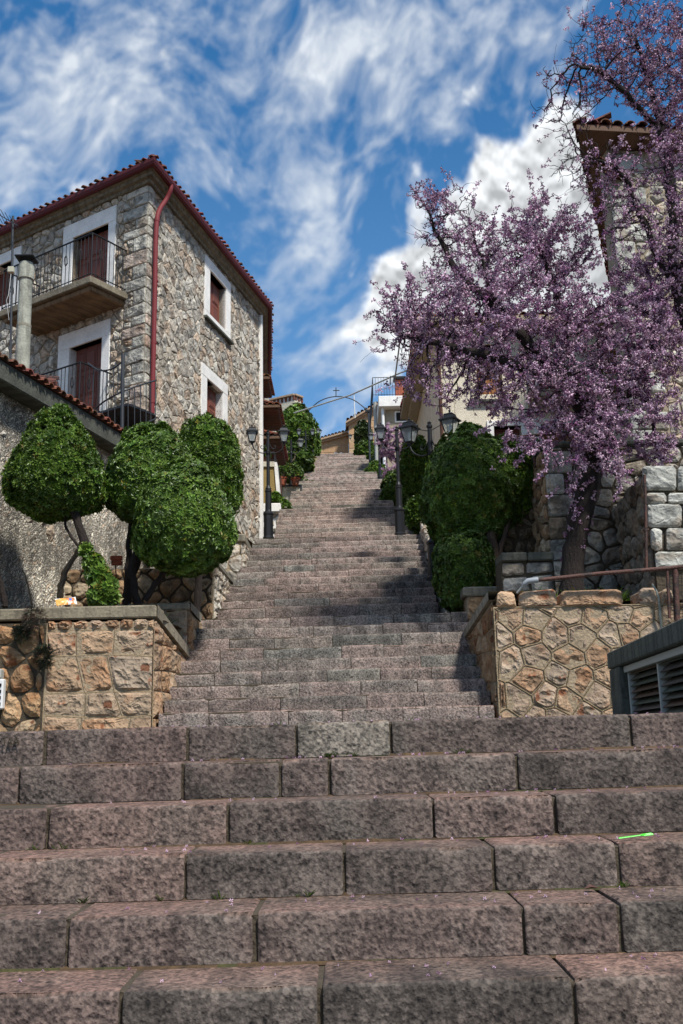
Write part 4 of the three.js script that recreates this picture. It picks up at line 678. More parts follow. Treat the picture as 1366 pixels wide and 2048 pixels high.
// ---------------------------------------------------------------- low rough-cast house in front of it
const FW = frame(HC[0] + 0.25 * 0.967, 0, HC[1] + 0.25 * 0.253, HR[0] - HC[0], HR[1] - HC[1]);
{
  const t = thing('low_house', 'low house with rough-cast grey wall, concrete eave beam and old tile edge at far left', 'house', null, V(-4.4, 4, -17));
  const B = mb(); B.box(FW, -9, 0.9, 2.8, 6.86, -0.4, 0, 0.01); part('wall', B, M.cast, t);
  const C = mb(); C.box(FW, -9, -0.25, 6.86, 7.16, -0.4, 0.30, 0.02); part('eave_beam', C, M.concDark, t);
  const S = mb(); S.quad(V(-9, 7.17, 0.34), V(-0.3, 7.17, 0.34), V(-0.3, 7.62, -2.4), V(-9, 7.62, -2.4), FW); const rf = part('roof', S, M.clayOld, t);
  const a = V(-9, 0, 0).applyMatrix4(FW), b = V(-0.3, 0, 0).applyMatrix4(FW), te = new MB(); tileEnds(te, [[a.x, a.z], [b.x, b.z]], 0.36, 7.17, 0.085, 0.2, 0.6, 0.16);
  part('roof_tiles', te, M.clay, rf, 'stuff');
  // patches of larger bare stones in the rough-cast
  layStones(t, FW, voronoi(-6, 0.9, 3.1, 6.84, 0.34, 0.26, 0.9, 0.9).filter((p) => { const m = midOf(p); return vn(m[0] * 1.1, m[1] * 1.1, 55) > 0.68; }), M.grey, { tone: TONE.house, gap: 0.12, depth: 0.022, bevel: 0.03, rough: 0.02, round: 0.05 });
  const st = thing('tile_stack', 'pile of loose curved terracotta tiles on the low roof beside the flue pipe', 'roof tiles', null, at(80, 800, 16.2));
  for (let i = 0; i < 9; i++) { const Bt = mb(); Bt.tone = [rr(0.7, 1.2), rr(0.7, 1.1), rr(0.7, 1.1)]; const c = at(112 + i * 0.6 - rr(0, 8), 806 - i * 5.2, 16.1), e = at(52 + rr(-6, 6), 800 - i * 5.0, 16.6); barrel(Bt, c, e, V(0.5, 0, 0.86), 0.13, 0.12); part('roof_tile', Bt, M.clayOld, st); }
  for (let i = 0; i < 8; i++) { const Bt = mb(); Bt.tone = [rr(0.7, 1.2), rr(0.7, 1.1), rr(0.7, 1.1)]; const x = 124 + i * 7, y = 798 + i * 5.5, c = at(x, y, 16.6 + i * 0.12), e = c.clone().add(V(-0.42, 0.12 + rr(-0.03, 0.03), -0.25)); barrel(Bt, c, e, V(0.3, 0, -0.95), 0.1, 0.09); part('roof_tile', Bt, M.clay, st); }

  const fb = at(43, 765, 16.5), ftop = at(53, 527, 16.5), f = thing('flue_pipe', 'tall pale cement flue pipe with a small dark rain cap on the low roof', 'chimney flue', null, fb);
  const dir = ftop.clone().sub(fb), P = (k) => fb.clone().addScaledVector(dir, k);
  part('pipe', mb().tube([P(-0.1), P(0.46)], 0.125, 18), M.concPale, f); part('pipe', mb().tube([P(0.46), P(0.95)], 0.118, 18), M.concPale, f);
  part('collar', mb().tube([P(0.455), P(0.475)], 0.129, 18), M.conc, f); part('collar', mb().tube([P(0.86), P(0.97), P(0.985), P(1.0)], [0.142, 0.142, 0.12, 0.12], 18), M.concPale, f);
  const G = new THREE.Matrix4().setPosition(ftop.x, ftop.y, ftop.z); const cp = mb(); cp.box(G, -0.17, 0.17, 0.07, 0.10, -0.17, 0.17, 0.006); cp.box(G, -0.12, 0.12, 0.10, 0.12, -0.12, 0.12, 0.004); for (const x of [-0.1, 0.1]) cp.box(G, x - 0.01, x + 0.01, -0.02, 0.07, -0.02, 0.02, 0.002); part('rain_cap', cp, M.iron, f);

  const m0 = at(20, 770, 16.2), m1 = at(26, 432, 16.2), an = thing('antenna_mast', 'thin dark television antenna mast with a small box beside the flue pipe', 'antenna', null, m0);
  part('mast', mb().tube([m0, m1], 0.02, 6), M.ironGrey, an);
  const bx = at(22, 541, 16.15), bxB = mb(); bxB.box(new THREE.Matrix4().setPosition(bx.x, bx.y, bx.z), -0.05, 0.06, -0.05, 0.06, -0.04, 0.05, 0.01); part('junction_box', bxB, plain(0.5, 0.48, 0.36), an);
  const el = mb(); const b0 = at(-14, 422, 16.3), b1 = at(36, 452, 16.0); el.tube([b0, b1], 0.009, 5); for (let i = 0; i < 7; i++) { const c = b0.clone().lerp(b1, i / 6), l = 0.16 - i * 0.012; el.tube([c.clone().add(V(-l * 0.5, l, 0.1)), c.clone().add(V(l * 0.5, -l, -0.1))], 0.006, 4); } part('antenna', el, M.ironGrey, an);
  part('cable', mb().tube([at(22, 548, 16.1), at(17, 590, 16.05), at(13, 600, 16.05), at(18, 640, 16.1)], 0.006, 5), plain(0.5, 0.5, 0.48), an);
}

// ---------------------------------------------------------------- foliage
function fanGeo(n, len, wid, tilt, seed, layers = 1) {  // a whorl of folded leaves round local +y
  const R = mulberry(seed), B = new MB();
  for (let k = 0; k < n; k++) {
    const w = (k / n) * 6.283 * 1.618 * layers + R() * 0.6, ti = tilt * (0.6 + 0.8 * R()), l = len * (0.7 + 0.6 * R()), h = wid * (0.8 + 0.4 * R());
    const d = V(Math.cos(w) * Math.sin(ti), Math.cos(ti), Math.sin(w) * Math.sin(ti)), s = V(-Math.sin(w), 0, Math.cos(w)), u = V().crossVectors(s, d);
    const o = d.clone().multiplyScalar(0.004), m = d.clone().multiplyScalar(l * 0.55), t = d.clone().multiplyScalar(l).addScaledVector(u, -l * 0.12), a = m.clone().addScaledVector(s, h).addScaledVector(u, h * 0.35), b = m.clone().addScaledVector(s, -h).addScaledVector(u, h * 0.35);
    B.tri(o, a, t); B.tri(o, t, b);
  }
  const g = B.geo(); g.deleteAttribute('color'); return g;
}
const leafMat = new THREE.MeshPhysicalMaterial({ color: rgb(1, 1, 1), roughness: 0.42, transmission: 0.22, thickness: 0, ior: 1.4, side: THREE.DoubleSide });
const petalMat = new THREE.MeshPhysicalMaterial({ color: rgb(1, 1, 1), roughness: 0.8, transmission: 0.12, thickness: 0, ior: 1.3, side: THREE.DoubleSide });
const G_BOX = [fanGeo(7, 0.048, 0.0125, 1.05, 3), fanGeo(7, 0.051, 0.013, 1.25, 4)], G_IVY = fanGeo(6, 0.085, 0.032, 1.2, 6), G_FAR = fanGeo(8, 0.15, 0.055, 1.3, 8), G_GRASS = fanGeo(7, 0.16, 0.006, 0.55, 9);
function instances(name, parent, geo, m, list, kind = 'stuff') {   // list: {p, n, s, c}
  const im = new THREE.InstancedMesh(geo, m, list.length), b = baseOf.get(parent) ?? V(), q = new THREE.Quaternion(), q2 = new THREE.Quaternion(), X = new THREE.Matrix4(), Y = V(0, 1, 0), C = new THREE.Color();
  list.forEach((e, i) => { q.setFromUnitVectors(Y, e.n); q2.setFromAxisAngle(Y, rnd() * 6.283); q.multiply(q2); X.compose(e.p.clone().sub(b), q, V(e.s, e.s, e.s)); im.setMatrixAt(i, X); im.setColorAt(i, C.setRGB(...e.c)); });
  im.name = name; im.castShadow = im.receiveShadow = true; if (kind) im.userData.kind = kind; parent.add(im); return im;
}
const rdir = () => { const z = rr(-1, 1), a = rr(0, 6.2832), r = Math.sqrt(1 - z * z); return V(Math.cos(a) * r, z, Math.sin(a) * r); };
const GREEN = (k = 1) => { const t = rnd(), y = rnd() < 0.12 ? 1.5 : 1, q = k * rr(0.55, 1.35) * y; if (rnd() < 0.025) return [0.24 * k, 0.21 * k, 0.03]; return [q * lerp(0.060, 0.150, t), q * lerp(0.130, 0.235, t), q * lerp(0.014, 0.032, t)]; };
function lumpPoints(c, a, bt, bb, cz, n, shell, o = {}) {  // leaves on a clipped crown
  const L = [], ex = o.ex ?? 2.4, s0 = o.seed ?? 1;
  for (let i = 0; i < n; i++) {
    const d = rdir(), b = d.y > 0 ? bt : bb, r = Math.pow(Math.pow(Math.abs(d.x) / a, ex) + Math.pow(Math.abs(d.y) / b, ex) + Math.pow(Math.abs(d.z) / cz, ex), -1 / ex);
    const lump = 1 + (vn3(d.x * 2.6 + s0, d.y * 2.6, d.z * 2.6, 70) - 0.5) * (o.lump ?? 0.16) + (vn3(d.x * 8 + s0, d.y * 8, d.z * 8, 71) - 0.5) * (o.lump2 ?? 0.19);
    const p = d.clone().multiplyScalar(r * shell * lump * (1 - 0.05 * rnd() * rnd()));
    if (o.taper && p.y > 0) { const k = 1 - o.taper * Math.pow(p.y / bt, 1.4); p.x *= k; p.z *= k; }
    const n_ = V(p.x / (a * a), p.y / (b * b) + 0.15 / b, p.z / (cz * cz)).normalize().addScaledVector(rdir(), 0.55).normalize();
    L.push({ p: p.add(c), n: n_, s: rr(0.75, 1.35) * (o.s ?? 1), c: GREEN((o.k ?? 1) * (0.75 + 0.5 * vn3(p.x * 3, p.y * 3, p.z * 3, 72))) });
  }
  return L;
}
function crown(t, c, a, bt, bb, cz, o = {}) {
  const A = 4 * Math.PI * Math.pow((Math.pow(a * (bt + bb) / 2, 1.6) * 2 + Math.pow(a * a, 1.6)) / 3, 1 / 1.6), den = o.den ?? 1000;
  const n = Math.round(A * den), L = lumpPoints(c, a, bt, bb, cz, n, 1, o).concat(lumpPoints(c, a, bt, bb, cz, Math.round(n * 0.8), 0.93, o), lumpPoints(c, a, bt, bb, cz, Math.round(n * 0.6), 0.82, o));
  return instances('foliage', t, o.geo ?? G_BOX[(o.seed ?? 0) % 2], leafMat, L);
}
function limb(t, pts, rad, m = M.bark, name = 'trunk', sides = 9) { const c = new THREE.CatmullRomCurve3(pts).getPoints(pts.length * 5), n = c.length; c.forEach((p, i) => { if (i) p.add(V((vn(i * 0.7, 1, 5) - 0.5), 0, (vn(i * 0.7, 2, 5) - 0.5)).multiplyScalar(rad[0] * 0.5)); }); return part(name, mb().tube(c, c.map((_, i) => { const k = i / (n - 1) * (rad.length - 1), j = Math.min(Math.floor(k), rad.length - 2); return lerp(rad[j], rad[j + 1], k - j) * (1 + 0.16 * (vn(i * 1.3, 3, 8) - 0.5)); }), sides), m, t); }
{
  const G = 'clipped evergreen trees on the left bank';
  const T = (label, base, group) => thing('topiary_tree', label, 'topiary tree', group, base);
  let b = at(206, 1204, 13.2), t = T('egg-shaped clipped evergreen on a leaning bare trunk, leftmost of the clipped trees', b, G);
  limb(t, [b.clone().add(V(0, -0.2, 0)), at(193, 1150, 13.2), at(170, 1090, 13.25), at(150, 1030, 13.3), at(138, 985, 13.4)], [0.075, 0.07, 0.062, 0.058, 0.05], M.barkDark);
  limb(t, [at(160, 1098, 13.25), at(140, 1070, 13.3), at(130, 1045, 13.4), at(135, 1010, 13.4)], [0.022, 0.02, 0.018, 0.015], M.barkDark, 'branch', 6); limb(t, [at(150, 1030, 13.3), at(110, 1000, 13.35), at(70, 985, 13.4)], [0.04, 0.03, 0.02], M.barkDark, 'branch', 6);
  crown(t, at(112, 972, 13.45), 0.64, 1.10, 0.42, 0.64, { taper: 0.42, seed: 2, lump: 0.22, ex: 2.3 });
  b = at(248, 1204, 13.9); t = T('tall dome-shaped clipped evergreen in the middle of the left bank', b, G);
  limb(t, [b.clone().add(V(0, -0.2, 0)), at(262, 1150, 13.9), at(290, 1090, 13.95), at(310, 1010, 14.1)], [0.07, 0.062, 0.058, 0.05], M.barkDark); limb(t, [at(252, 1190, 13.9), at(256, 1120, 14), at(262, 1040, 14.1)], [0.05, 0.045, 0.04], M.barkDark, 'branch');
  crown(t, at(302, 975, 14.15), 0.66, 0.98, 0.52, 0.64, { taper: 0.28, seed: 5, lump: 0.2 });
  b = at(282, 1204, 13.4); t = T('round clipped evergreen lowest and nearest the steps on the left bank', b, G);
  limb(t, [b.clone().add(V(0, -0.2, 0)), at(268, 1180, 13.4), at(266, 1120, 13.4), at(300, 1060, 13.45)], [0.06, 0.055, 0.05, 0.04], M.barkDark); limb(t, [at(290, 1200, 13.4), at(312, 1165, 13.4), at(340, 1130, 13.4), at(370, 1080, 13.4)], [0.045, 0.04, 0.036, 0.03], M.barkDark, 'branch');
  crown(t, at(372, 1062, 13.35), 0.67, 0.96, 0.58, 0.64, { seed: 9, lump: 0.2, ex: 2.35, taper: 0.26 });
  b = at(392, 1190, 15.0); t = T('flat-topped upright clipped evergreen rearmost against the stone house', b, G);
  limb(t, [b.clone().add(V(0, -0.3, 0)), at(400, 1120, 15.0), at(412, 1010, 15)], [0.06, 0.055, 0.045], M.barkDark);
  crown(t, at(415, 950, 15.0), 0.48, 0.92, 0.85, 0.53, { seed: 12, lump: 0.2, ex: 3, taper: 0.12 });
  // ivy round the first trunk, dry stems on the wall
  b = at(200, 1200, 13.1); t = thing('ivy', 'bright green ivy climbing the foot of the leaning trunk', 'ivy', null, b);
  const L = []; for (const [px, py, r, n] of [[208, 1190, 0.19, 330], [196, 1150, 0.15, 230], [186, 1125, 0.12, 130], [172, 1100, 0.07, 50], [215, 1170, 0.12, 120]]) for (let i = 0; i < n; i++) { const d = rdir(); L.push({ p: at(px, py, 13.12).add(d.clone().multiplyScalar(r * Math.pow(rnd(), 0.4))), n: d.add(V(0, 0.3, 0.4)).normalize(), s: rr(0.55, 0.95), c: GREEN(1.05) }); }
  limb(t, [b.clone().add(V(0, -0.1, 0)), at(205, 1160, 13.1), at(190, 1120, 13.12)], [0.02, 0.016, 0.01], M.barkDark, 'stem', 5); instances('foliage', t, G_IVY, leafMat, L);
  const stem = (lab, pts, r, m) => { const q = pts.map((p) => at(...p)), s = thing('dry_vine', lab, 'vine', null, q[0]); limb(s, q, r, m, 'stem', 6); return s; };
  stem('thick bare grey vine stem twisting up in front of the rough-cast wall', [[118, 1205, 13.9], [122, 1170, 13.9], [135, 1135, 14], [152, 1108, 14.1], [162, 1085, 14.1]], [0.05, 0.045, 0.04, 0.035, 0.02], M.barkGrey);
  stem('thin dry stem leaning against the rough-cast wall', [[64, 1210, 14], [58, 1180, 14.2], [50, 1150, 14.4], [44, 1140, 14.5]], [0.012, 0.011, 0.01, 0.006], M.barkGrey);
  stem('dark bare trunk at the left edge above the wall', [[10, 1214, 13.4], [4, 1180, 13.4], [-6, 1140, 13.4], [-14, 1080, 13.5]], [0.045, 0.04, 0.036, 0.03], M.barkDark);
  // herbs rooted in the retaining wall
  const herb = (lab, px, py, r, n, dead) => { const h = thing('wall_plant', lab, 'plant', null, at(px, py, 12.2)), Q = []; for (let i = 0; i < n; i++) { const d = rdir(); d.z = Math.abs(d.z); Q.push({ p: at(px, py, 12.18).add(d.clone().multiplyScalar(r * Math.pow(rnd(), 0.5))), n: d.add(V(0, dead ? -0.5 : 0.4, 0.3)).normalize(), s: rr(0.25, 0.55), c: dead ? [0.13 * rr(0.6, 1.3), 0.10, 0.075] : [0.05 * rr(0.6, 1.4), 0.062 * rr(0.6, 1.4), 0.04] }); } const sB = mb(); for (let i = 0; i < 6; i++) sB.tube([at(px, py, 12.22), at(px + rr(-14, 14), py + rr(-10, 14), 12.1)], 0.004, 4); part('stem', sB, M.barkGrey, h); instances('foliage', h, G_GRASS, leafMat, Q); };
  herb('grey-green herb cushion growing from the left retaining wall', 43, 1268, 0.10, 120, false); herb('dry reddish tuft hanging below the wall cap', 70, 1236, 0.13, 150, true); herb('dark moss clump beside the vertical joint of the left wall', 88, 1308, 0.09, 110, false); herb('lower moss clump under the other in the left wall joint', 92, 1330, 0.06, 60, false);
  // right bank
  const H = 'clipped evergreens on the right bank';
  b = at(1000, 1180, 15.6); t = T('big dark clipped evergreen dome right of the steps in front of the cream house', b, H);
  limb(t, [b.clone().add(V(0, -0.3, 0)), at(990, 1120, 15.6), at(978, 1040, 15.8), at(970, 980, 16)], [0.085, 0.075, 0.07, 0.06], M.bark); limb(t, [at(992, 1130, 15.6), at(1006, 1080, 15.7), at(1030, 1010, 15.9)], [0.05, 0.045, 0.035], M.bark, 'branch');
  crown(t, at(945, 990, 16.2), 0.84, 1.16, 0.92, 0.80, { seed: 21, lump: 0.20, taper: 0.30, k: 1.05, ex: 2.5 });
  b = at(1040, 1120, 16.2); t = T('smaller round clipped evergreen tucked between the big dome and the stone pillar', b, H);
  limb(t, [b.clone().add(V(0, -0.6, 0)), at(1036, 1060, 16.2), at(1034, 990, 16.3)], [0.06, 0.05, 0.04], M.bark); crown(t, at(1034, 955, 16.2), 0.46, 0.70, 0.72, 0.5, { seed: 24, k: 1.0, lump: 0.25 });
  b = at(930, 1215, 15.3); t = T('low dark clipped bush under the big right evergreen', b, H);
  limb(t, [b.clone().add(V(0, -0.3, 0)), at(930, 1180, 15.3), at(932, 1150, 15.3)], [0.05, 0.045, 0.03], M.bark); crown(t, at(926, 1140, 15.45), 0.44, 0.58, 0.62, 0.46, { seed: 27, k: 0.8, lump: 0.2, ex: 2.8 });
}

// ---------------------------------------------------------------- the Judas trees in bloom
function petals(seed) { const R = mulberry(seed), B = new MB(); for (let k = 0; k < 8; k++) { const d = V(R() - 0.5, R() * 0.9 - 0.25, R() - 0.5).normalize(), o = d.clone().multiplyScalar(0.004 + 0.016 * R()), s = V(R() - 0.5, R() - 0.5, R() - 0.5).cross(d).normalize(), l = 0.016 + 0.009 * R(), h = 0.008 + 0.003 * R(); const a = o.clone().addScaledVector(s, h), b = o.clone().addScaledVector(s, -h), t = o.clone().addScaledVector(d, l), u = V().crossVectors(s, d), r = o.clone().addScaledVector(d, l * 0.4).addScaledVector(u, h); B.tri(a, t, r); B.tri(b, r, t); B.tri(a, r, b); } const g = B.geo(); g.deleteAttribute('color'); return g; }
const G_BLOOM = petals(5);
const PINK = (k = 1) => { const t = rnd(), q = k * rr(0.75, 1.25); return [q * lerp(0.27, 0.80, t), q * lerp(0.11, 0.60, t), q * lerp(0.23, 0.71, t)]; };
function grow(trunks, env, o) {
  const nodes = [], A = [];
  const add = (p, par) => { nodes.push({ p, par, kids: 0 }); if (par >= 0) nodes[par].kids++; return nodes.length - 1; };
  const heads = new Map();
  for (const tr of trunks) {                            // {from: key index, pts, key}
    let par = tr.from === undefined ? -1 : heads.get(tr.from[0])[Math.round(tr.from[1] * (heads.get(tr.from[0]).length - 1))]; const ids = [];
    const c = new THREE.CatmullRomCurve3(par >= 0 ? [nodes[par].p, ...tr.pts] : tr.pts), n = Math.max(2, Math.round(c.getLength() / o.step));
    for (let i = par >= 0 ? 1 : 0; i <= n; i++) { const p = c.getPoint(i / n); p.add(V(vn(i * 0.5, tr.pts.length, 4) - 0.5, vn(i * 0.5, 9, 4) - 0.5, vn(i * 0.5, 19, 4) - 0.5).multiplyScalar(0.05)); par = add(p, par); ids.push(par); }
    heads.set(tr.key, ids);
  }
  const firstFree = 6;
  for (const e of env) for (let i = 0; i < e.n; i++) { const d = rdir().multiplyScalar(Math.cbrt(rnd())); A.push({ p: V(e.c.x + d.x * e.r[0], e.c.y + d.y * e.r[1], e.c.z + d.z * e.r[2]), near: -1, dist: 1e9 }); }
  let start = 0; let live = A;
  for (let it = 0; it < 90 && live.length && nodes.length < 14000; it++) {
    for (const a of live) for (let i = start; i < nodes.length; i++) { const d = a.p.distanceToSquared(nodes[i].p); if (d < a.dist) { a.dist = d; a.near = i; } }
    start = nodes.length;
    const dirs = new Map(); live = live.filter((a) => a.dist > o.kill * o.kill);
    for (const a of live) if (a.dist < o.infl * o.infl && a.near >= firstFree) { if (!dirs.has(a.near)) dirs.set(a.near, V()); dirs.get(a.near).add(a.p.clone().sub(nodes[a.near].p).normalize()); }
    if (!dirs.size) break;
    for (const [i, d] of dirs) { if (nodes[i].kids > 3) continue; d.normalize().addScaledVector(rdir(), 0.45).add(V(0, o.droop ?? 0, 0)).normalize(); add(nodes[i].p.clone().addScaledVector(d, o.step * rr(0.8, 1.2)), i); }
  }
  const r0 = o.r0, ex = 2.3, R = new Float64Array(nodes.length); for (let i = nodes.length - 1; i >= 0; i--) { if (!nodes[i].kids) R[i] = Math.pow(r0, ex); if (nodes[i].par >= 0) R[nodes[i].par] += R[i]; }
  let top = 0; nodes.forEach((n, i) => { n.r = Math.pow(R[i], 1 / ex); top = Math.max(top, n.r); }); const g = Math.log(o.trunk / r0) / Math.log(top / r0); nodes.forEach((n) => { n.r = r0 * Math.pow(n.r / r0, g); });
  return nodes;
}
function judasTree(t, trunks, env, o) {
  const nodes = grow(trunks, env, o), kids = nodes.map(() => []), mid = V(); nodes.forEach((n, i) => { if (n.par >= 0) kids[n.par].push(i); });
  for (const e of env) mid.addScaledVector(e.c, 1 / env.length);
  const T = mb(), Bq = mb(), Tw = mb(), bloom = [];
  const chain = (i0, first) => { const idx = first >= 0 ? [first, i0] : [i0]; let i = i0; while (kids[i].length) { const k = kids[i].slice().sort((a, b) => nodes[b].r - nodes[a].r); for (const q of k.slice(1)) stack.push([q, i]); i = k[0]; idx.push(i); } return idx; };
  const stack = [[0, -1]];
  while (stack.length) { const [i, f] = stack.pop(), idx = chain(i, f); if (idx.length < 2) continue; const rad = idx.map((q, k) => (k === 0 && f >= 0 ? Math.min(nodes[q].r, nodes[i].r * 1.15) : nodes[q].r)), r = nodes[i].r; const lumps = rad.map((x, k) => x * (x > 0.03 ? 1 + 0.3 * (vn(k * 0.9, i, 7) - 0.5) : 1)); (r > 0.06 ? T : r > 0.012 ? Bq : Tw).tube(idx.map((q) => nodes[q].p), lumps, r > 0.06 ? 10 : r > 0.012 ? 5 : 3, false); }
  const put = (p, k) => bloom.push({ p: p.clone().add(rdir().multiplyScalar(0.012)), n: rdir().add(V(0, -0.2, 0)).normalize(), s: rr(0.7, 1.5) * (o.bs ?? 1), c: PINK(k) });
  nodes.forEach((n, i) => {
    if (i < 5 || n.par < 0) return; const den = o.density(n.p), pr = nodes[n.par].p;
    if (n.r < 0.03) { const m = den * o.bloom; for (let k = 0; k < Math.floor(m + rnd()); k++) put(pr.clone().lerp(n.p, rnd()), rr(0.75, 1.1)); }
    else if (rnd() < 0.35 + 0.5 * den) for (let k = 0; k < 5; k++) put(n.p.clone().add(rdir().multiplyScalar(n.r * 1.05)), 0.9);
    if (n.r < 0.013 && rnd() < o.twig) {
      const wand = n.r < 0.007 && rnd() < 0.14, out = n.p.clone().sub(mid).normalize(), d = out.multiplyScalar(0.5).addScaledVector(rdir(), 0.9).add(V(0, rr(-0.2, 0.5), 0)).normalize(), pts = [n.p.clone()]; let p = n.p.clone(); const s = wand ? 6 + Math.floor(rnd() * 6) : 2 + Math.floor(rnd() * 4); if (wand) d.addScaledVector(n.p.clone().sub(mid).normalize(), 0.8).add(V(0, 0.35, 0)).normalize();
      for (let k = 0; k < s; k++) { d.addScaledVector(rdir(), wand ? 0.22 : 0.55).normalize(); p = p.clone().addScaledVector(d, rr(0.035, 0.075)); pts.push(p); const m = (wand ? Math.max(den, 0.5) * 1.6 : den) * o.bloom * 0.5; for (let q = 0; q < Math.floor(m + rnd()); q++) put(p, rr(0.8, 1.2)); }
      Tw.tube(pts, pts.map((_, k) => 0.0052 * Math.max(0.4, 1 - 0.12 * k)), 3, false);
    }
  });
  part('trunk', T, M.barkDark, t); part('branches', Bq, M.barkDark, t, 'stuff'); part('twigs', Tw, M.barkDark, t, 'stuff'); instances('blossom', t, G_BLOOM, petalMat, bloom);
  console.log(t.name, nodes.length, bloom.length);
}
{
  const E = (px, py, d, rx, ry, rz, n) => ({ c: at(px, py, d), r: [rx, ry, rz], n });
  const b = at(1142, 1160, 13.7), t = thing('judas_tree', 'blossoming pink Judas tree leaning out over the right retaining wall with a thick dark trunk', 'tree', null, b);
  judasTree(t, [
    { key: 'a', pts: [b.clone().add(V(0, -0.25, 0)), at(1150, 1090, 13.7), at(1170, 1000, 13.65), at(1190, 920, 13.6), at(1185, 850, 13.5), at(1155, 790, 13.4), at(1120, 742, 13.3)] },
    { key: 'b', from: ['a', 0.99], pts: [at(1070, 700, 13.2), at(1020, 650, 13.1), at(985, 590, 13.1), at(958, 500, 13.2)] },
    { key: 'c', from: ['a', 0.85], pts: [at(1080, 745, 12.9), at(980, 715, 12.7), at(880, 690, 12.7), at(800, 668, 12.8)] },
    { key: 'd', from: ['a', 0.99], pts: [at(1125, 650, 13.5), at(1105, 560, 13.6), at(1060, 470, 13.6)] },
    { key: 'e', from: ['a', 0.72], pts: [at(1240, 800, 13.7), at(1285, 720, 13.8), at(1320, 630, 13.8), at(1290, 530, 13.9)] },
    { key: 'g', from: ['a', 0.8], pts: [at(1212, 850, 13.3), at(1232, 915, 13.15), at(1240, 985, 13.1)] }, { key: 'h', from: ['a', 0.9], pts: [at(1120, 815, 13.1), at(1100, 880, 13.0), at(1120, 945, 13.0)] }, { key: 'k', from: ['a', 0.75], pts: [at(1160, 880, 13.2), at(1150, 940, 13.15), at(1145, 1000, 13.15)] }, { key: 'l', from: ['e', 0.3], pts: [at(1290, 800, 13.5), at(1310, 880, 13.4), at(1330, 950, 13.4)] },
    { key: 'f', from: ['b', 0.55], pts: [at(930, 560, 13.3), at(880, 480, 13.5), at(850, 410, 13.5)] },
  ], [
    E(1000, 640, 13.2, 1.35, 0.85, 1.1, 802), E(860, 640, 13.0, 0.75, 0.72, 0.8, 427), E(910, 470, 13.3, 0.55, 0.78, 0.6, 310), E(1080, 500, 13.5, 0.85, 0.8, 0.8, 427), E(1200, 700, 13.4, 1.15, 0.9, 0.9, 673),
    E(1290, 640, 13.8, 0.6, 1.1, 0.8, 336), E(900, 760, 12.9, 0.65, 0.42, 0.7, 206), E(1050, 770, 13.0, 0.9, 0.42, 0.8, 297), E(1170, 830, 13.2, 0.5, 0.6, 0.6, 246), E(1300, 850, 13.5, 0.5, 0.6, 0.5, 154), E(1010, 860, 12.9, 0.12, 0.55, 0.15, 51), E(840, 400, 13.4, 0.2, 0.3, 0.3, 33), E(790, 640, 12.9, 0.35, 0.5, 0.4, 94), E(1000, 520, 13.3, 0.6, 0.6, 0.6, 138), E(1180, 900, 13.3, 0.35, 0.45, 0.35, 60), E(1150, 985, 13.5, 0.22, 0.35, 0.2, 26), E(1230, 560, 13.5, 0.5, 0.4, 0.5, 60)], { step: 0.085, kill: 0.125, infl: 1.6, droop: -0.03, r0: 0.0052, trunk: 0.16, twig: 0.62, bloom: 1.15, bs: 1.3, density: (p) => clamp((p.x < 1.4 ? 0.25 : 0.5) + 0.9 * (1 - Math.abs(p.y - 7.4) / 2.2) + (p.x > 2.2 ? 0.25 : -0.1) + (p.y < 6.2 ? 0.9 : 0) + (vn3(p.x * 3.2, p.y * 3.2, p.z * 3.2, 12) - 0.5) * 2.4, 0.05, 1.7) });
  const b2 = at(1452, 1150, 13.6), u = thing('judas_tree', 'taller sparser Judas tree reaching in from the right edge against the blue sky', 'tree', null, b2);
  judasTree(u, [
    { key: 'a', pts: [b2.clone().add(V(0, -0.2, 0)), at(1440, 950, 13.6), at(1410, 760, 13.5), at(1372, 640, 13.4), at(1350, 540, 13.3)] },
    { key: 'b', from: ['a', 0.9], pts: [at(1310, 500, 13.2), at(1275, 420, 13.1), at(1240, 345, 13.0), at(1190, 320, 12.9)] },
    { key: 'c', from: ['a', 1], pts: [at(1345, 420, 13.4), at(1330, 290, 13.5), at(1300, 170, 13.4), at(1270, 70, 13.2)] },
    { key: 'd', from: ['c', 0.55], pts: [at(1270, 210, 13.1), at(1210, 150, 12.8), at(1150, 130, 12.6)] },
    { key: 'e', from: ['c', 0.6], pts: [at(1370, 180, 13.6), at(1385, 60, 13.6)] },
    { key: 'f', from: ['a', 0.95], pts: [at(1380, 480, 13.0), at(1390, 380, 12.8), at(1380, 260, 12.7)] },
  ], [
    E(1270, 110, 13.2, 0.75, 0.85, 0.9, 331), E(1190, 130, 13.0, 0.55, 0.55, 0.6, 140), E(1140, 240, 13.0, 0.45, 0.3, 0.5, 95), E(1350, 200, 13.3, 0.35, 1.3, 0.6, 331), E(1200, 330, 13.0, 0.5, 0.45, 0.5, 191), E(1350, 470, 13.1, 0.35, 0.8, 0.5, 280), E(1240, 430, 13.1, 0.55, 0.5, 0.5, 204), E(1380, 30, 13.3, 0.5, 0.5, 0.5, 114), E(1110, 160, 12.8, 0.25, 0.2, 0.3, 25), E(1320, 700, 13.4, 0.4, 0.5, 0.4, 76), E(1150, 330, 13.0, 0.4, 0.35, 0.4, 67), E(1190, 60, 13, 0.3, 0.3, 0.3, 30), E(1310, 330, 13.2, 0.5, 0.5, 0.5, 112), E(1090, 215, 12.9, 0.2, 0.12, 0.2, 16)], { step: 0.085, kill: 0.11, infl: 1.5, droop: -0.02, r0: 0.005, trunk: 0.10, twig: 0.65, bloom: 0.62, bs: 1.3, density: (p) => clamp(0.1 + (p.x - 3.05) * 0.75 + (vn3(p.x * 2.8, p.y * 2.8, p.z * 2.8, 13) - 0.5) * 1.4, 0.04, 1.5) });
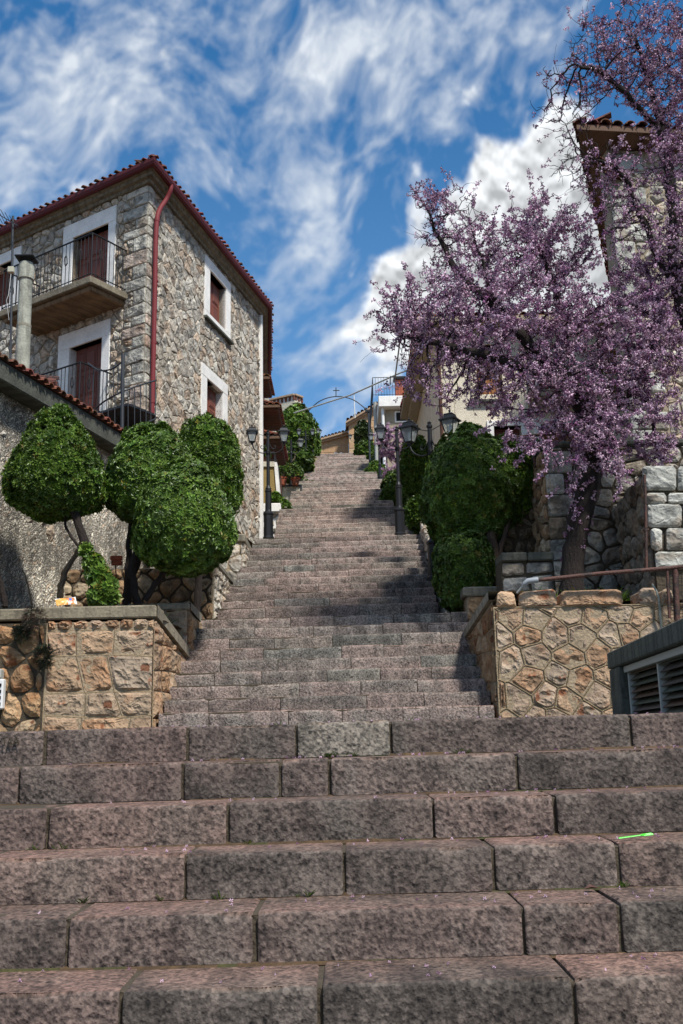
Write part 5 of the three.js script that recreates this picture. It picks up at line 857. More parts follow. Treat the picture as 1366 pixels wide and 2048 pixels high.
  // small pink tree higher up on the right
  const b3 = V(2.15, topAt(34), -34), w = thing('judas_tree', 'small distant pink Judas tree behind the right lamp below the balcony house', 'tree', null, b3);
  judasTree(w, [{ key: 'a', pts: [b3.clone().add(V(0, -0.4, 0)), at(800, 960, 34), at(795, 920, 34)] }, { key: 'b', from: ['a', 0.9], pts: [at(770, 890, 34), at(755, 865, 34)] }, { key: 'c', from: ['a', 0.95], pts: [at(815, 890, 34), at(830, 865, 34)] }],
    [E(790, 885, 34, 0.72, 0.72, 0.7, 190), E(765, 870, 34, 0.35, 0.35, 0.4, 60), E(795, 945, 33.6, 0.6, 0.35, 0.5, 90)], { step: 0.1, kill: 0.12, infl: 2, r0: 0.008, trunk: 0.09, twig: 0.5, bloom: 4.2, bs: 1.5, density: () => 1 });
}

// ---------------------------------------------------------------- street lamps
function lampPost(label, group, withLeft = true, withRight = true) {
  const t = thing('street_lamp', label, 'street lamp', group), I = WORLD, rot = (k) => new THREE.Matrix4().makeRotationY(k);
  part('base', mb().lathe(rot(0.39), [[0, 0], [0.125, 0], [0.125, 0.05], [0.108, 0.07], [0.102, 0.52], [0.118, 0.545], [0.118, 0.57], [0.08, 0.60]], 8), M.iron, t);
  part('base_panel', mb().box(new THREE.Matrix4(), -0.028, 0.028, 0.12, 0.46, 0.088, 0.099, 0.004), M.iron, t);
  part('pole', mb().lathe(I, [[0.075, 0.60], [0.068, 0.64], [0.062, 1.02], [0.072, 1.04], [0.072, 1.07], [0.056, 1.085], [0.066, 1.10], [0.052, 1.13], [0.038, 1.17], [0.032, 2.30], [0.045, 2.31], [0.045, 2.34], [0.024, 2.36], [0.032, 2.385], [0, 2.41]], 12), M.iron, t);
  const sides = []; if (withLeft) sides.push(-1); if (withRight) sides.push(1);
  for (const s of sides) {
    const A = mb(), S = (x, y) => V(s * x, y, 0), c = new THREE.CatmullRomCurve3([S(0.03, 1.90), S(0.12, 1.89), S(0.22, 1.92), S(0.30, 1.99), S(0.335, 2.07)]); A.tube(c.getPoints(14), 0.012, 6);
    const c2 = new THREE.CatmullRomCurve3([S(0.03, 2.10), S(0.07, 2.02), S(0.12, 1.98), S(0.16, 2.01), S(0.15, 2.05), S(0.12, 2.045)]); A.tube(c2.getPoints(16), 0.009, 6); A.tube([S(0.03, 2.26), S(0.24, 2.33)], 0.006, 5); A.lathe(new THREE.Matrix4().makeTranslation(0, 0, 0), [[0.045, 1.86], [0.05, 1.88], [0.05, 1.93], [0.045, 1.95]], 10);
    part('arm', A, M.iron, t);
    const F = new THREE.Matrix4().makeTranslation(s * 0.34, 0, 0).multiply(rot(0.785)), k = Math.SQRT2;
    const body = mb().lathe(F, [[0, 2.07], [0.03, 2.08], [0.045, 2.12], [0.055 * k, 2.135], [0.055 * k, 2.15], [0.0, 2.15]], 4);
    body.lathe(F, [[0.102 * k, 2.345], [0.128 * k, 2.345], [0.128 * k, 2.365], [0.092 * k, 2.385], [0.068 * k, 2.435], [0.074 * k, 2.44], [0.06 * k, 2.455], [0, 2.475]], 4); body.lathe(F, [[0.012, 2.47], [0.012, 2.485], [0.02, 2.50], [0.012, 2.52], [0, 2.53]], 8);
    for (const [i, j] of [[1, 1], [1, -1], [-1, 1], [-1, -1]]) body.tube([V(s * 0.34 + i * 0.055, 2.145, j * 0.055), V(s * 0.34 + i * 0.101, 2.35, j * 0.101)], 0.0085, 4);
    const ln = part('lantern', body, M.iron, t);
    for (const [ax, sg] of [['z', 1], ['x', 1], ['z', -1], ['x', -1]]) { const P = (q, y, h) => (ax === 'z' ? V(s * 0.34 + q * h, y, sg * h) : V(s * 0.34 + sg * h, y, -q * sg * h)), g = mb(); g.quad(P(-1, 2.15, 0.054), P(1, 2.15, 0.054), P(1, 2.345, 0.098), P(-1, 2.345, 0.098)); part('glass_pane', g, M.glass, ln); }
    part('bulb', mb().lathe(new THREE.Matrix4().makeTranslation(s * 0.34, 0, 0), [[0.018, 2.15], [0.018, 2.19], [0.03, 2.22], [0.034, 2.25], [0.02, 2.29], [0, 2.30]], 8), M.whitePaint, ln);
  }
  return t;
}
{
  const G = 'black lantern posts lining the steps';
  const L0 = lampPost('black two-lantern lamp post beside the house corner, nearest on the left of the steps', G);
  const place = (o, x, d, rot, sc = 1) => { o.position.set(x, topAt(d) + 0.007 * x - 0.01, -d); o.rotation.y = rot; o.scale.setScalar(sc); };
  const copy = (label) => { const c = L0.clone(); c.name = numbered('street_lamp'); c.userData = { ...c.userData, label }; scene.add(c); return c; };
  place(L0, -1.54, 20.42, 0.1);
  place(copy('black two-lantern lamp post standing on the steps at the right, beside the big evergreen'), 1.22, 20.42, -0.15);
  const big = copy('large lantern on a curled arm from a post half hidden in the right evergreen'); place(big, 1.66, 17.6, -0.55, 1.24); big.position.y = at(861, 842, 17.6).y - 2.41 * 1.24;
  place(copy('second lamp post up the left side, by the flower pots'), -1.74, 33.9, 0.25); place(copy('third lamp post up the left side, against the green trees'), -1.72, 48.0, 0.1);
  place(copy('fourth lamp post up the left side, near the top of the steps'), -1.7, 60, 0.3); place(copy('farthest lamp post on the left at the top of the steps'), -1.66, 69.2, 0.9);
  place(copy('lamp post up the right side in front of the pink tree'), 1.62, 39.5, 0.2); place(copy('farthest lamp post on the right below the church'), 1.1, 71, 0.3);
}

// ---------------------------------------------------------------- right bank: pillar wall, ashlar wall, rail, vent
{
  const F = frame(0, 0, -14.9, 1, 0), [a, yT] = on(F, 1087, 884), [b] = on(F, 1240, 1000), t = thing('terrace_wall', 'tall grey terrace wall with squared corner blocks behind the thick Judas tree trunk', 'stone wall', null, V(a, 3.4, -14.9));
  wallBody(t, F, a + 0.02, b + 1.6, 3.0, yT - 0.1, 2.6, M.darkMortar);
  const q = []; let y = 3.3, k = 0; while (y < yT - 0.15) { const h = Math.min(rr(0.22, 0.36), yT - 0.1 - y); q.push([a, a + (k++ % 2 ? 0.42 : 0.28), y, y + h]); y += h; }
  for (const [x0, x1, y0, y1] of q) { const B = mb(); B.tone = rnd() < 0.2 ? [0.42, 0.33, 0.24] : TONE.pale().map((v) => v * 0.85); stoneMesh(B, F, [[x0, y0 + 0.01], [x1 - 0.012, y0 + 0.01], [x1 - 0.012, y1 - 0.008], [x0, y1 - 0.008]], 0, 0.05, { bevel: 0.025, rough: 0.015, round: 0.025 }); part('corner_stone', B, M.grey, t); }
  layStones(t, F, cutHoles(voronoi(a, b + 1.6, 3.1, yT - 0.1, 0.3, 0.22, 0.85, 0.75), q.map((s) => [s[0] - 1, s[1], s[2], s[3]])), M.grey, { tone: TONE.grey, gap: 0.035, depth: 0.04, bevel: 0.03, rough: 0.025, round: 0.03 });
  const S = frame(a, 0, -17.5, 0, 1); layStones(t, S, voronoi(0, 2.6, 3.5, yT - 0.1, 0.26, 0.24, 0.8, 0.7), M.grey, { tone: TONE.rubbleWarm, gap: 0.04, depth: 0.05, bevel: 0.04, rough: 0.025, name: 'flank_stone' });
  const C = mb(); C.box(F, a - 0.05, b + 1.6, yT - 0.1, yT, -2.6, 0.05, 0.03); part('cap_stone', C, M.concDark, t);
  const r = thing('handrail', 'brown painted handrail along the top of the tall terrace wall', 'handrail', null, V(a, yT, -15.1)), y1 = yT + 0.13;
  part('rail', mb().tube([at(1006, 877, 15.8), at(1155, 862, 15.0)], 0.026, 8), M.rust, r); for (const px of [1066, 1130]) { const p = at(px, 873, 15.3); part('post', mb().tube([p, p.clone().setY(yT - 0.3)], 0.025, 6), M.rust, r); }

  // rubble wall and ledge under the evergreen
  const F2 = frame(0, 0, -15.9, 1, 0), [c0] = on(F2, 985, 1080), [c1, yl] = on(F2, 1092, 1040), u = thing('terrace_wall', 'dark rubble wall in the shade between the evergreen and the grey terrace wall', 'stone wall', null, V(c0, 3.4, -15.9));
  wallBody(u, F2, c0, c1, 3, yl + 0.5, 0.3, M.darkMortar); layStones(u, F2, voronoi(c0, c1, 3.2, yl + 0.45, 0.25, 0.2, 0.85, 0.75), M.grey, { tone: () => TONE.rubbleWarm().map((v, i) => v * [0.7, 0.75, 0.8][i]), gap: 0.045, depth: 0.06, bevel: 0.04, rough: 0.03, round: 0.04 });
  const F3 = frame(0, 0, -14.0, 1, 0), [d0, ye] = on(F3, 1000, 1108), [d1] = on(F3, 1106, 1108), w = thing('terrace_wall', 'low ledge wall of long dark stones beside the foot of the Judas tree', 'stone wall', null, V(d0, 3.3, -14));
  wallBody(w, F3, d0, d1, 3, ye - 0.12, 0.5, M.darkMortar); layStones(w, F3, courses(d0, d1, 3.2, ye - 0.12, 0.22, 0.5, 0.05), M.grey, { tone: TONE.grey, gap: 0.04, depth: 0.05, round: 0.03, bevel: 0.03 }); capSlab(w, F3, d0, d1, ye - 0.12, 0.13, 0.5, 0.08, M.concDark, 2);

  // ashlar wall at the right edge
  const F4 = frame(0, 0, -12.95, 1, 0), rows = [[931, 983, [1286, 1353, 1420]], [985, 1010, [1291, 1334, 1420]], [1007, 1057, [1295, 1364, 1430]], [1055, 1103, [1302, 1330, 1400]], [1102, 1140, [1310, 1372, 1430]]];
  const tl = on(F4, 1286, 931), bl = on(F4, 1310, 1140), v = thing('ashlar_wall', 'battered wall of large pale squared blocks at the right edge behind the rusty rail', 'stone wall', null, V(tl[0], 3.3, -12.95));
  const B0 = mb(); B0.quad(V(bl[0] + 0.03, 2.2, -0.02), V(8, 2.2, -0.02), V(8, tl[1] - 0.03, -0.02), V(tl[0] + 0.03, tl[1] - 0.03, -0.02), F4); B0.quad(V(tl[0] + 0.03, tl[1] - 0.03, -0.02), V(8, tl[1] - 0.03, -0.02), V(8, tl[1] - 0.03, -2), V(tl[0] + 0.3, tl[1] - 0.03, -2), F4); part('wall_core', B0, M.darkMortar, v);
  rows.forEach(([y0, y1, xs], ri) => { for (let i = 0; i + 1 < xs.length; i++) { const g = ri === 3 && i === 0 ? 7 : 2, P = [on(F4, xs[i] + 2, y1 - 2), on(F4, xs[i + 1] - g, y1 - 2), on(F4, xs[i + 1] - g, y0 + 2), on(F4, xs[i] - (i ? -2 : 1), y0 + 2)], B = mb(); B.tone = TONE.pale(); stoneMesh(B, F4, P, 0, 0.06, { bevel: 0.035, rough: 0.014, round: 0.035 }); part('block', B, M.grey, v); } });
  for (let i = 0; i < 8; i++) { const x = 5.0 + (i % 2) * 0.6, y = 3.2 + Math.floor(i / 2) * 0.34, B = mb(); B.tone = TONE.pale(); stoneMesh(B, F4, [[x, y], [x + 0.55, y], [x + 0.55, y + 0.31], [x, y + 0.31]], 0, 0.05, { bevel: 0.03, round: 0.03 }); part('block', B, M.grey, v); }
  const e = at(1238, 1040, 14.85), S4 = frame(e.x, 0, -14.85, bl[0] - e.x, 1.9), l4 = Math.hypot(bl[0] - e.x, 1.9);
  const Q = mb(); Q.quad(V(0, 2.6, 0), V(l4, 2.6, 0), V(l4, tl[1], 0), V(0, tl[1] - 0.1, 0), S4); part('flank_core', Q, M.darkMortar, v);
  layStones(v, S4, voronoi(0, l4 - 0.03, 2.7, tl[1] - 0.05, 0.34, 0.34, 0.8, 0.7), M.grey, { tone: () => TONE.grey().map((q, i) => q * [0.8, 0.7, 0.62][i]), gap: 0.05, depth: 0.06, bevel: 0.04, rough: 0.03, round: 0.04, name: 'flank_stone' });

  // rusty pipe rail on the retaining wall
  const h = thing('pipe_rail', 'rusty brown pipe rail with a grey end elbow above the right retaining wall', 'railing', null, at(1200, 1180, 12.15));
  part('rail', mb().tube([at(1068, 1161, 12.15), at(1200, 1147, 12.1), at(1340, 1136, 12.05), at(1400, 1128, 12.0)], 0.026, 10), M.rust, h);
  part('end_elbow', mb().tube([at(1076, 1159.5, 12.15), at(1056, 1162, 12.15), at(1049, 1168, 12.18)], [0.037, 0.037, 0.03], 10), plain(0.33, 0.35, 0.37, 0.5), h);
  part('strut', mb().tube([at(1050, 1167, 12.18), at(1034, 1186, 12.25)], 0.014, 6), M.greyPaint, h);
  for (const [px, y0, y1, r] of [[1350, 1136, 1250, 0.035], [1334, 1137, 1236, 0.018]]) part('post', mb().tube([at(px, y0, 12.06), at(px + 5, y1, 12.06)], r, 8), M.rust, h);
  const mm = mb(); for (let i = 0; i < 12; i++) mm.tube([at(1339 + i * 6, 1150, 12.06), at(1342 + i * 6, 1240, 12.06)], 0.0035, 4, false); for (let i = 0; i < 13; i++) mm.tube([at(1338, 1152 + i * 7, 12.06), at(1410, 1145 + i * 7, 12.06)], 0.0035, 4, false); part('wire_mesh', mm, M.iron, h);
  const vp = thing('standpipe', 'slim upright rusty pipe against the shaded flank of the pale block wall', 'pipe', null, at(1293, 1140, 12.7)); part('pipe', mb().tube([at(1293, 1142, 12.72), at(1291, 1000, 12.72), at(1289, 950, 12.72)], 0.02, 7), M.rust, vp); part('clip', mb().box(new THREE.Matrix4().setPosition(at(1292, 1060, 12.74)), -0.03, 0.03, -0.015, 0.015, -0.03, 0.03, 0.004), M.rust, vp);
  const cb = thing('conduit', 'thin pale cable hanging down the right retaining wall near the vent box', 'cable', null, at(1318, 1200, 12.2)); part('cable', mb().tube([at(1304, 1168, 12.2), at(1312, 1180, 12.19), at(1317, 1195, 12.2), at(1320, 1225, 12.2), at(1323, 1256, 12.2)], 0.013, 7), M.concPale, cb);

  // louvred vent housing
  const V0 = at(1216, 1340, 10.5), FB = frame(V0.x, 0, -10.5, -0.22, 3.0), yv = at(1216, 1306, 10.5).y, vt = thing('vent_housing', 'grey concrete vent housing with slatted louvre panels at the lower right', 'vent', null, V(V0.x, 1.8, -9));
  const uB = 5.4, p0 = 0.5, fr = mb(); fr.box(FB, 0, uB, yv - 0.17, yv, -1.2, 0, 0.012); part('top_beam', fr, M.concDark, vt); const ps = mb(); ps.box(FB, 0.004, p0, 1.7, yv - 0.174, -1.2, -0.01, 0.012); part('side_post', ps, M.concDark, vt);
  const bk = mb(); bk.box(FB, p0 + 0.002, uB, 1.7, yv - 0.174, -0.6, -0.24, 0.003); part('back_panel', bk, M.dark, vt);
  const m1 = on(FB, 1316, 1330, -0.1)[0]; const bays = [[p0 + 0.06, m1 - 0.03], [m1 + 0.03, m1 + 1.1], [m1 + 1.16, m1 + 2.3]];
  for (const [a0, a1] of bays) { const f = mb(); f.box(FB, a0 - 0.045, a0 - 0.008, 1.74, yv - 0.176, -0.2, -0.09, 0.004); part('louvre_frame', f, M.greyPaint, vt); const n = 9; for (let i = 0; i < n; i++) { const y = 1.76 + (i + 0.5) * (yv - 0.2 - 1.76) / n, B = mb(); B.tone = rnd() < 0.25 ? [1.25, 0.8, 0.6] : [1, 1, 0.95].map((q) => q * rr(0.8, 1.15)); B.quad(V(a0, y - 0.03, -0.10), V(a1, y - 0.03, -0.10), V(a1, y + 0.028, -0.17), V(a0, y + 0.028, -0.17), FB); B.quad(V(a0, y - 0.034, -0.104), V(a0, y + 0.024, -0.174), V(a1, y + 0.024, -0.174), V(a1, y - 0.034, -0.104), FB); B.quad(V(a0, y - 0.034, -0.104), V(a1, y - 0.034, -0.104), V(a1, y - 0.03, -0.10), V(a0, y - 0.03, -0.10), FB); part('louvre_slat', B, M.louver, vt); } }
  const tp = mb(); tp.box(FB, p0, uB, yv - 0.24, yv - 0.178, -0.2, -0.06, 0.004); part('louvre_frame', tp, M.greyPaint, vt);
}

// ---------------------------------------------------------------- tall old stone house at the right edge
{
  const c = at(1222, 400, 17.4), F = frame(c.x, 0, -17.4, 1, -0.12), yT = at(1215, 300, 17.4).y, t = thing('stone_house', 'tall weathered stone house with tiled wooden eaves behind the trees at the right edge', 'house', null, V(c.x, 5, -17.4));
  const w = part('wall', slab(mb(), F, [[0.0, 4], [7, 4], [7, yT], [0.0, yT]], [], -0.4, 0), M.mortar, t);
  const q = []; let y = 5.0, k = 0; while (y < yT - 0.2) { const h = Math.min(rr(0.3, 0.46), yT - y); q.push([0, k++ % 2 ? 0.72 : 0.4, y, y + h]); y += h; }
  for (const [x0, x1, y0, y1] of q) { const B = mb(); B.tone = TONE.pale().map((v) => v * 0.9); stoneMesh(B, F, [[x0, y0 + 0.01], [x1 - 0.015, y0 + 0.01], [x1 - 0.015, y1 - 0.01], [x0, y1 - 0.01]], 0, 0.05, { bevel: 0.03, rough: 0.015, round: 0.02 }); part('quoin', B, M.grey, w); }
  layStones(w, F, cutHoles(voronoi(0, 3.6, 5, yT, 0.34, 0.22, 0.85, 0.75), q.map((s) => [s[0] - 1, s[1], s[2], s[3]])), M.grey, { tone: TONE.house, gap: 0.04, depth: 0.045, bevel: 0.035, rough: 0.02, round: 0.03 });
  const sd = frame(c.x, 0, -17.4, c.x + 0.02, -17.4 + 14.6).clone(); const S = mb(); const e = V(c.x + 2.2, 0, -17.4 - 6.2); S.quad(V(c.x, 4, -17.4), V(e.x, 4, e.z), V(e.x, yT, e.z), V(c.x, yT, -17.4)); part('side_wall', S, M.mortar, t);
  const path = [[e.x, e.z], [c.x, -17.4], [c.x + 7, -17.4 - 0.84]].map((p) => p);
  part('eave_boards', sweep(mb(), path, [[-0.1, yT - 0.02], [0.45, yT + 0.12], [0.45, yT + 0.18]]), M.soffitWood, t);
  for (let i = 0; i < 14; i++) { const B = mb(), u = 0.1 + i * 0.5; B.box(F, u, u + 0.09, yT - 0.02, yT + 0.1, -0.05, 0.42, 0.008); part('rafter', B, M.wood, t); }
  const fb = mb(); sweep(fb, path, [[0.40, yT + 0.10], [0.47, yT + 0.10], [0.47, yT + 0.2]]); part('fascia', fb, M.soffitWood, t);
  const rf = part('roof', sweep(mb(), path, [[0.46, yT + 0.2], [0.46, yT + 0.23], [-2.5, yT + 1.3]]), M.clayOld, t), te = new MB(); tileEnds(te, path, 0.5, yT + 0.23, 0.1, 0.24, 0.7, 0.3); part('roof_tiles', te, M.clayOld, rf, 'stuff');
  // lower broken strip of tiles at the corner
  for (let i = 0; i < 5; i++) { const B = mb(); B.tone = [rr(0.6, 1), rr(0.6, 1), rr(0.6, 1)]; const p = at(1196 + i * 8, 320 + i * 9 - (i % 2) * 4, 17.15); barrel(B, p, p.clone().add(V(0.3, 0.1, -0.5)), V(0.9, 0, 0.4), 0.1, 0.09); part('roof_tile', B, M.clayOld, rf); }
}

// ---------------------------------------------------------------- cream house behind the Judas tree
{
  const c = at(874, 700, 22.6), F = frame(c.x, 0, -22.6, 1, -0.02), yT = at(900, 660, 22.6).y, t = thing('cream_house', 'cream stucco house with brown shutters and balconies behind the pink tree', 'house', null, V(c.x, 5.5, -22.6));
  const R = (x0, x1, y0, y1) => { const a = on(F, x0, y1), b = on(F, x1, y0); return [a[0], b[0], a[1], b[1]]; };
  const big = R(1200, 1250, 672, 755), mid = R(1078, 1126, 735, 795), lo1 = R(1085, 1152, 848, 905), lo2 = R(990, 1042, 852, 905), dr = R(955, 1000, 690, 790);
  const holes = [big, mid, lo1, lo2, dr];
  part('wall', slab(mb(), F, [[0, 4.6], [9.5, 4.6], [9.5, yT], [0, yT]], holes, -0.35, 0), M.cream, t);
  const op = (h, m, fm, n) => opening(t, F, [h[0] - 0.16, h[1] + 0.16, h[2] - 0.14, h[3] + 0.14], h, 'shutter_leaf', n, 0.22, true, fm, m);
  op(big, M.woodOrange, M.cream, 4); op(mid, M.shutter, M.white, 2); op(lo1, M.woodOrange, M.white, 3); op(lo2, M.shutter, M.white, 2); op(dr, M.woodOrange, M.cream, 2);
  const bal = (x0, x1, yp) => { const a = on(F, x0, yp), b = on(F, x1, yp), B = mb(); B.box(F, a[0], b[0], a[1] - 0.16, a[1], 0, 0.8, 0.012); const s = part('balcony', B, M.beige, t); railing(s, F, [[a[0] + 0.03, 0.03], [a[0] + 0.03, 0.76], [b[0] - 0.03, 0.76], [b[0] - 0.03, 0.03]], a[1], 0.85, 0.12, M.iron, false); };
  bal(1055, 1140, 802); bal(1180, 1262, 772);
  const L = frame(c.x, 0, -29.5, 0.0, 6.9); part('side_wall', slab(mb(), L, [[0, 5], [6.9, 5], [6.9, yT], [0, yT]], [], -0.3, 0), M.cream, t);
  const dp = mb().tube([V(c.x + 0.02, 5.5, -22.52), V(c.x + 0.02, yT - 0.1, -22.52)], 0.045, 8); part('downpipe', dp, M.wood, t);
  const cr = mb(); const k = on(F, 908, 800)[0]; cr.box(F, k, k + 0.012, 5.6, yT - 1.6, -0.01, 0.004, 0.001); part('crack', cr, M.beige, t);
  const path = [[c.x, -29.5], [c.x, -22.6], [c.x + 9.5, -22.79]]; part('eave', sweep(mb(), path, [[-0.1, yT - 0.02], [0.5, yT + 0.02], [0.5, yT + 0.14], [-0.1, yT + 0.14]], true), M.beige, t);
  const rf = part('roof', sweep(mb(), path, [[0.48, yT + 0.15], [0.48, yT + 0.18], [-3, yT + 0.95]]), M.clayOld, t), te = new MB(); tileEnds(te, path, 0.5, yT + 0.17, 0.09, 0.22, 0.6, 0.22); part('roof_tiles', te, M.clay, rf, 'stuff');
  // timber bay and its balcony on the street side
  const bx = at(853, 740, 28.0), G = new THREE.Matrix4(), yb = at(853, 788, 28).y, yt = at(853, 702, 28).y; const W = mb(); W.box(G, bx.x, c.x + 0.0, yb, yt, -30.5, -28.0, 0.02); const bay = part('timber_bay', W, M.wood, t);
  for (let i = 0; i < 7; i++) { const B = mb(); B.tone = [rr(0.7, 1.3), rr(0.7, 1.2), rr(0.7, 1.2)]; const x0 = bx.x + (c.x - bx.x) * i / 7, x1 = bx.x + (c.x - bx.x) * (i + 1) / 7; B.box(G, x0 + 0.006, x1 - 0.006, yb + 0.02, yt - 0.02, -28.0, -27.965, 0.006); part('plank', B, M.wood, bay); }
  const ev0 = at(797, 702, 28.5), ev1 = at(836, 697, 26.6), ye = ev0.y; const E2 = mb(); E2.box(G, ev0.x, c.x - 0.52, ye, ye + 0.14, -30.8, -27.2, 0.02); part('bay_eave', E2, M.beige, t);
  const sl = mb(), ys = at(840, 792, 27.6).y; sl.box(G, at(822, 800, 27.6).x, c.x, ys - 0.22, ys, -31, -27.4, 0.02); part('bay_slab', sl, M.beige, t);
}
// balcony house farther up on the right
{
  const d = 45, x0 = at(757, 800, d).x, x1 = at(872, 800, d).x, yf0 = at(757, 813, d).y, yf1 = at(757, 796, d).y, G = WORLD, t = thing('balcony_house', 'white and beige house with railed balcony and brick chimney up the right side', 'house', null, V(x0, 10, -d));
  const B = mb(); B.box(G, x0 + 0.35, x1 + 3, 9, yf0, -d - 7, -d - 0.5, 0.02); part('wall', B, M.beige, t);
  const S = mb(); S.box(G, x0, x1 - 1.1, yf0, yf1 + 0.1, -d - 7, -d, 0.02); const sb = part('balcony', S, M.white, t); const S2 = mb(); S2.box(G, x1 - 1.08, x1 + 3, yf0 - 0.35, yf0 + 0.1, -d - 7, -d + 0.2, 0.02); part('balcony', S2, M.beige, t);
  const F = frame(x0 - 0.25, 0, -d, 1, 0); railing(sb, F, [[0, -6], [0, -0.05], [2.4, -0.05]], yf1 + 0.1, 0.95, 0.13, M.iron, false);
  const C = mb(), cx = at(799, 770, d + 2).x, cy = at(799, 780, d + 2).y; C.box(G, cx - 0.22, cx + 0.22, yf1, at(799, 760, d + 2).y, -d - 2.3, -d - 1.9, 0.02); const ch = part('chimney', C, M.pot, t); const cc = mb(), yc = at(799, 760, d + 2).y; cc.box(G, cx - 0.3, cx + 0.3, yc + 0.002, yc + 0.14, -d - 2.4, -d - 1.8, 0.02); part('chimney_cap', cc, M.iron, ch);
  const pp = mb(); pp.tube([V(x0 + 0.2, 9, -d - 0.3), V(x0 + 0.2, yf0, -d - 0.3)], 0.08, 8); part('downpipe', pp, M.whitePaint, t); const p2 = mb(); p2.tube([V(x0 - 0.15, 9, -d - 0.6), V(x0 - 0.15, yf1, -d - 0.6)], 0.09, 8); part('downpipe', p2, M.greyPaint, t);
  for (const [a, b, y0, y1] of [[790, 815, 822, 845], [830, 850, 830, 850]]) { const p = at(a, y1, d + 0.45), q = at(b, y0, d + 0.45), W = mb(); W.box(G, p.x, q.x, p.y, q.y, -d - 0.6, -d - 0.44, 0.02); const w = part('window_frame', W, M.white, t), g = mb(); g.box(G, p.x + 0.07, q.x - 0.07, p.y + 0.07, q.y - 0.07, -d - 0.5, -d - 0.43, 0.005); part('window_pane', g, M.dark, w); }
}

// ---------------------------------------------------------------- church at the head of the steps
{
  const d = 84, F = frame(0, 0, -d, 1, 0), t = thing('church', 'tan sandstone church wall with sloping cornices at the top of the steps', 'church', null, V(0, 21, -d));
  const L = on(F, 600, 921), yb = 19.5, a = on(F, 600, 893), b = on(F, 699, 866), x2 = on(F, 696, 850)[0], cR = on(F, 697, 846), dR = on(F, 760, 808), slope = (b[1] - a[1]) / (b[0] - a[0]);
  const pl = mb(); slab(pl, F, [[a[0], yb], [x2, yb], [x2, b[1]], [a[0], a[1]]], [], -2, 0); const w1 = part('wall', pl, M.church, t);
  const F2 = frame(0, 0, -d + 1.2, 1, 0), c2 = on(F2, 697, 846), d2 = on(F2, 770, 802), p2 = mb(); slab(p2, F2, [[c2[0], yb], [d2[0] + 6, yb], [d2[0] + 6, d2[1]], [d2[0], d2[1]], [c2[0], c2[1]]], [], -4, 0); const w2 = part('wall', p2, M.church, t);
  const blocks = (w, G, x0, x1, y0, top, lim) => { let k = 0; for (let y = y0; y < 40; y += 0.62) { let x = x0 + (k++ % 2 ? 0.45 : 0); while (x < x1 - 0.1) { const e = Math.min(x + 1.02, x1), h = Math.min(y + 0.58, Math.min(top(x), top(e)) - 0.25); if (h > y + 0.2) { const B = mb(); B.tone = TONE.warm().map((v) => 0.55 + v * 0.7); B.box(G, x + 0.025, e - 0.025, y + 0.02, h, -0.03, 0.03, 0.015); part('stone_block', B, M.church, w); } x = e; } if (y > top((x0 + x1) / 2) + 1) break; } };
  blocks(w1, F, a[0], x2, 20.2, (x) => a[1] + slope * (x - a[0])); const s2 = (d2[1] - c2[1]) / (d2[0] - c2[0]); blocks(w2, F2, c2[0], d2[0], 20.2, (x) => c2[1] + s2 * (x - c2[0]));
  const cor = (G, p, q) => { const C = mb(); const A = [p, q]; for (const [w, h0, h1] of [[0.35, -0.28, -0.1], [0.6, -0.1, 0.06]]) { const P = (i, y, z) => V(A[i][0], A[i][1] + y, z); C.quad(P(0, h0, w), P(1, h0, w), P(1, h1, w), P(0, h1, w), G); C.quad(P(0, h1, w), P(1, h1, w), P(1, h1, -2), P(0, h1, -2), G); C.quad(P(0, h0, 0), P(1, h0, 0), P(1, h0, w), P(0, h0, w), G); C.quad(P(0, h0, 0), P(0, h0, w), P(0, h1, w), P(0, h1, 0), G); } return part('cornice', C, M.churchTrim, t); };
  cor(F, a, [x2, b[1]]); cor(F2, [c2[0] - 0.25, c2[1] - 0.1], d2);
  const te = new MB(), tl = (G, p, q) => { const n = Math.round((q[0] - p[0]) / 0.3); for (let i = 0; i < n; i++) { const u = lerp(p[0], q[0], (i + 0.5) / n), v = lerp(p[1], q[1], (i + 0.5) / n) + 0.08; te.tone = [rr(0.5, 1), rr(0.5, 1), rr(0.5, 1)]; barrel(te, V(u, v, 0.65).applyMatrix4(G), V(u, v + 0.2, -1.5).applyMatrix4(G), V(1, 0, 0), 0.14, 0.13); } }; tl(F, a, [x2, b[1]]); tl(F2, [c2[0] - 0.2, c2[1]], d2); part('roof_tiles', te, M.clayOld, t, 'stuff');
  const rb = on(F, 664, 866), rc = on(F, 697, 858), par = mb(); par.box(F, rb[0], rc[0], rb[1] - 0.1, rb[1] + 0.35, -3, -1.2, 0.02); par.tone = [0.5, 0.5, 0.5]; part('parapet', par, M.churchTrim, t);
  for (const px of [672, 682.5]) { const p = on(F, px, 917), W = mb(), s = new THREE.Shape(); s.moveTo(-0.19, -0.5); s.lineTo(0.19, -0.5); s.lineTo(0.19, 0.2); s.absarc(0, 0.2, 0.19, 0, Math.PI); s.lineTo(-0.19, -0.5); const g = new THREE.ExtrudeGeometry(s, { depth: 0.05, bevelEnabled: false }).translate(p[0], p[1], 0.03).applyMatrix4(F); const wm = part('window', g, M.dark, t); const o = new THREE.Shape(); o.moveTo(-0.29, -0.5); o.lineTo(0.29, -0.5); o.lineTo(0.29, 0.2); o.absarc(0, 0.2, 0.29, 0, Math.PI); o.lineTo(-0.29, -0.5); const hP = new THREE.Path(); hP.moveTo(-0.2, -0.49); hP.lineTo(-0.2, 0.2); hP.absarc(0, 0.2, 0.2, Math.PI, 0, true); hP.lineTo(0.2, -0.49); o.holes.push(hP); const g2 = new THREE.ExtrudeGeometry(o, { depth: 0.16, bevelEnabled: false }).translate(p[0], p[1], 0.03).applyMatrix4(F); part('window_surround', g2, M.whitePaint, wm); }
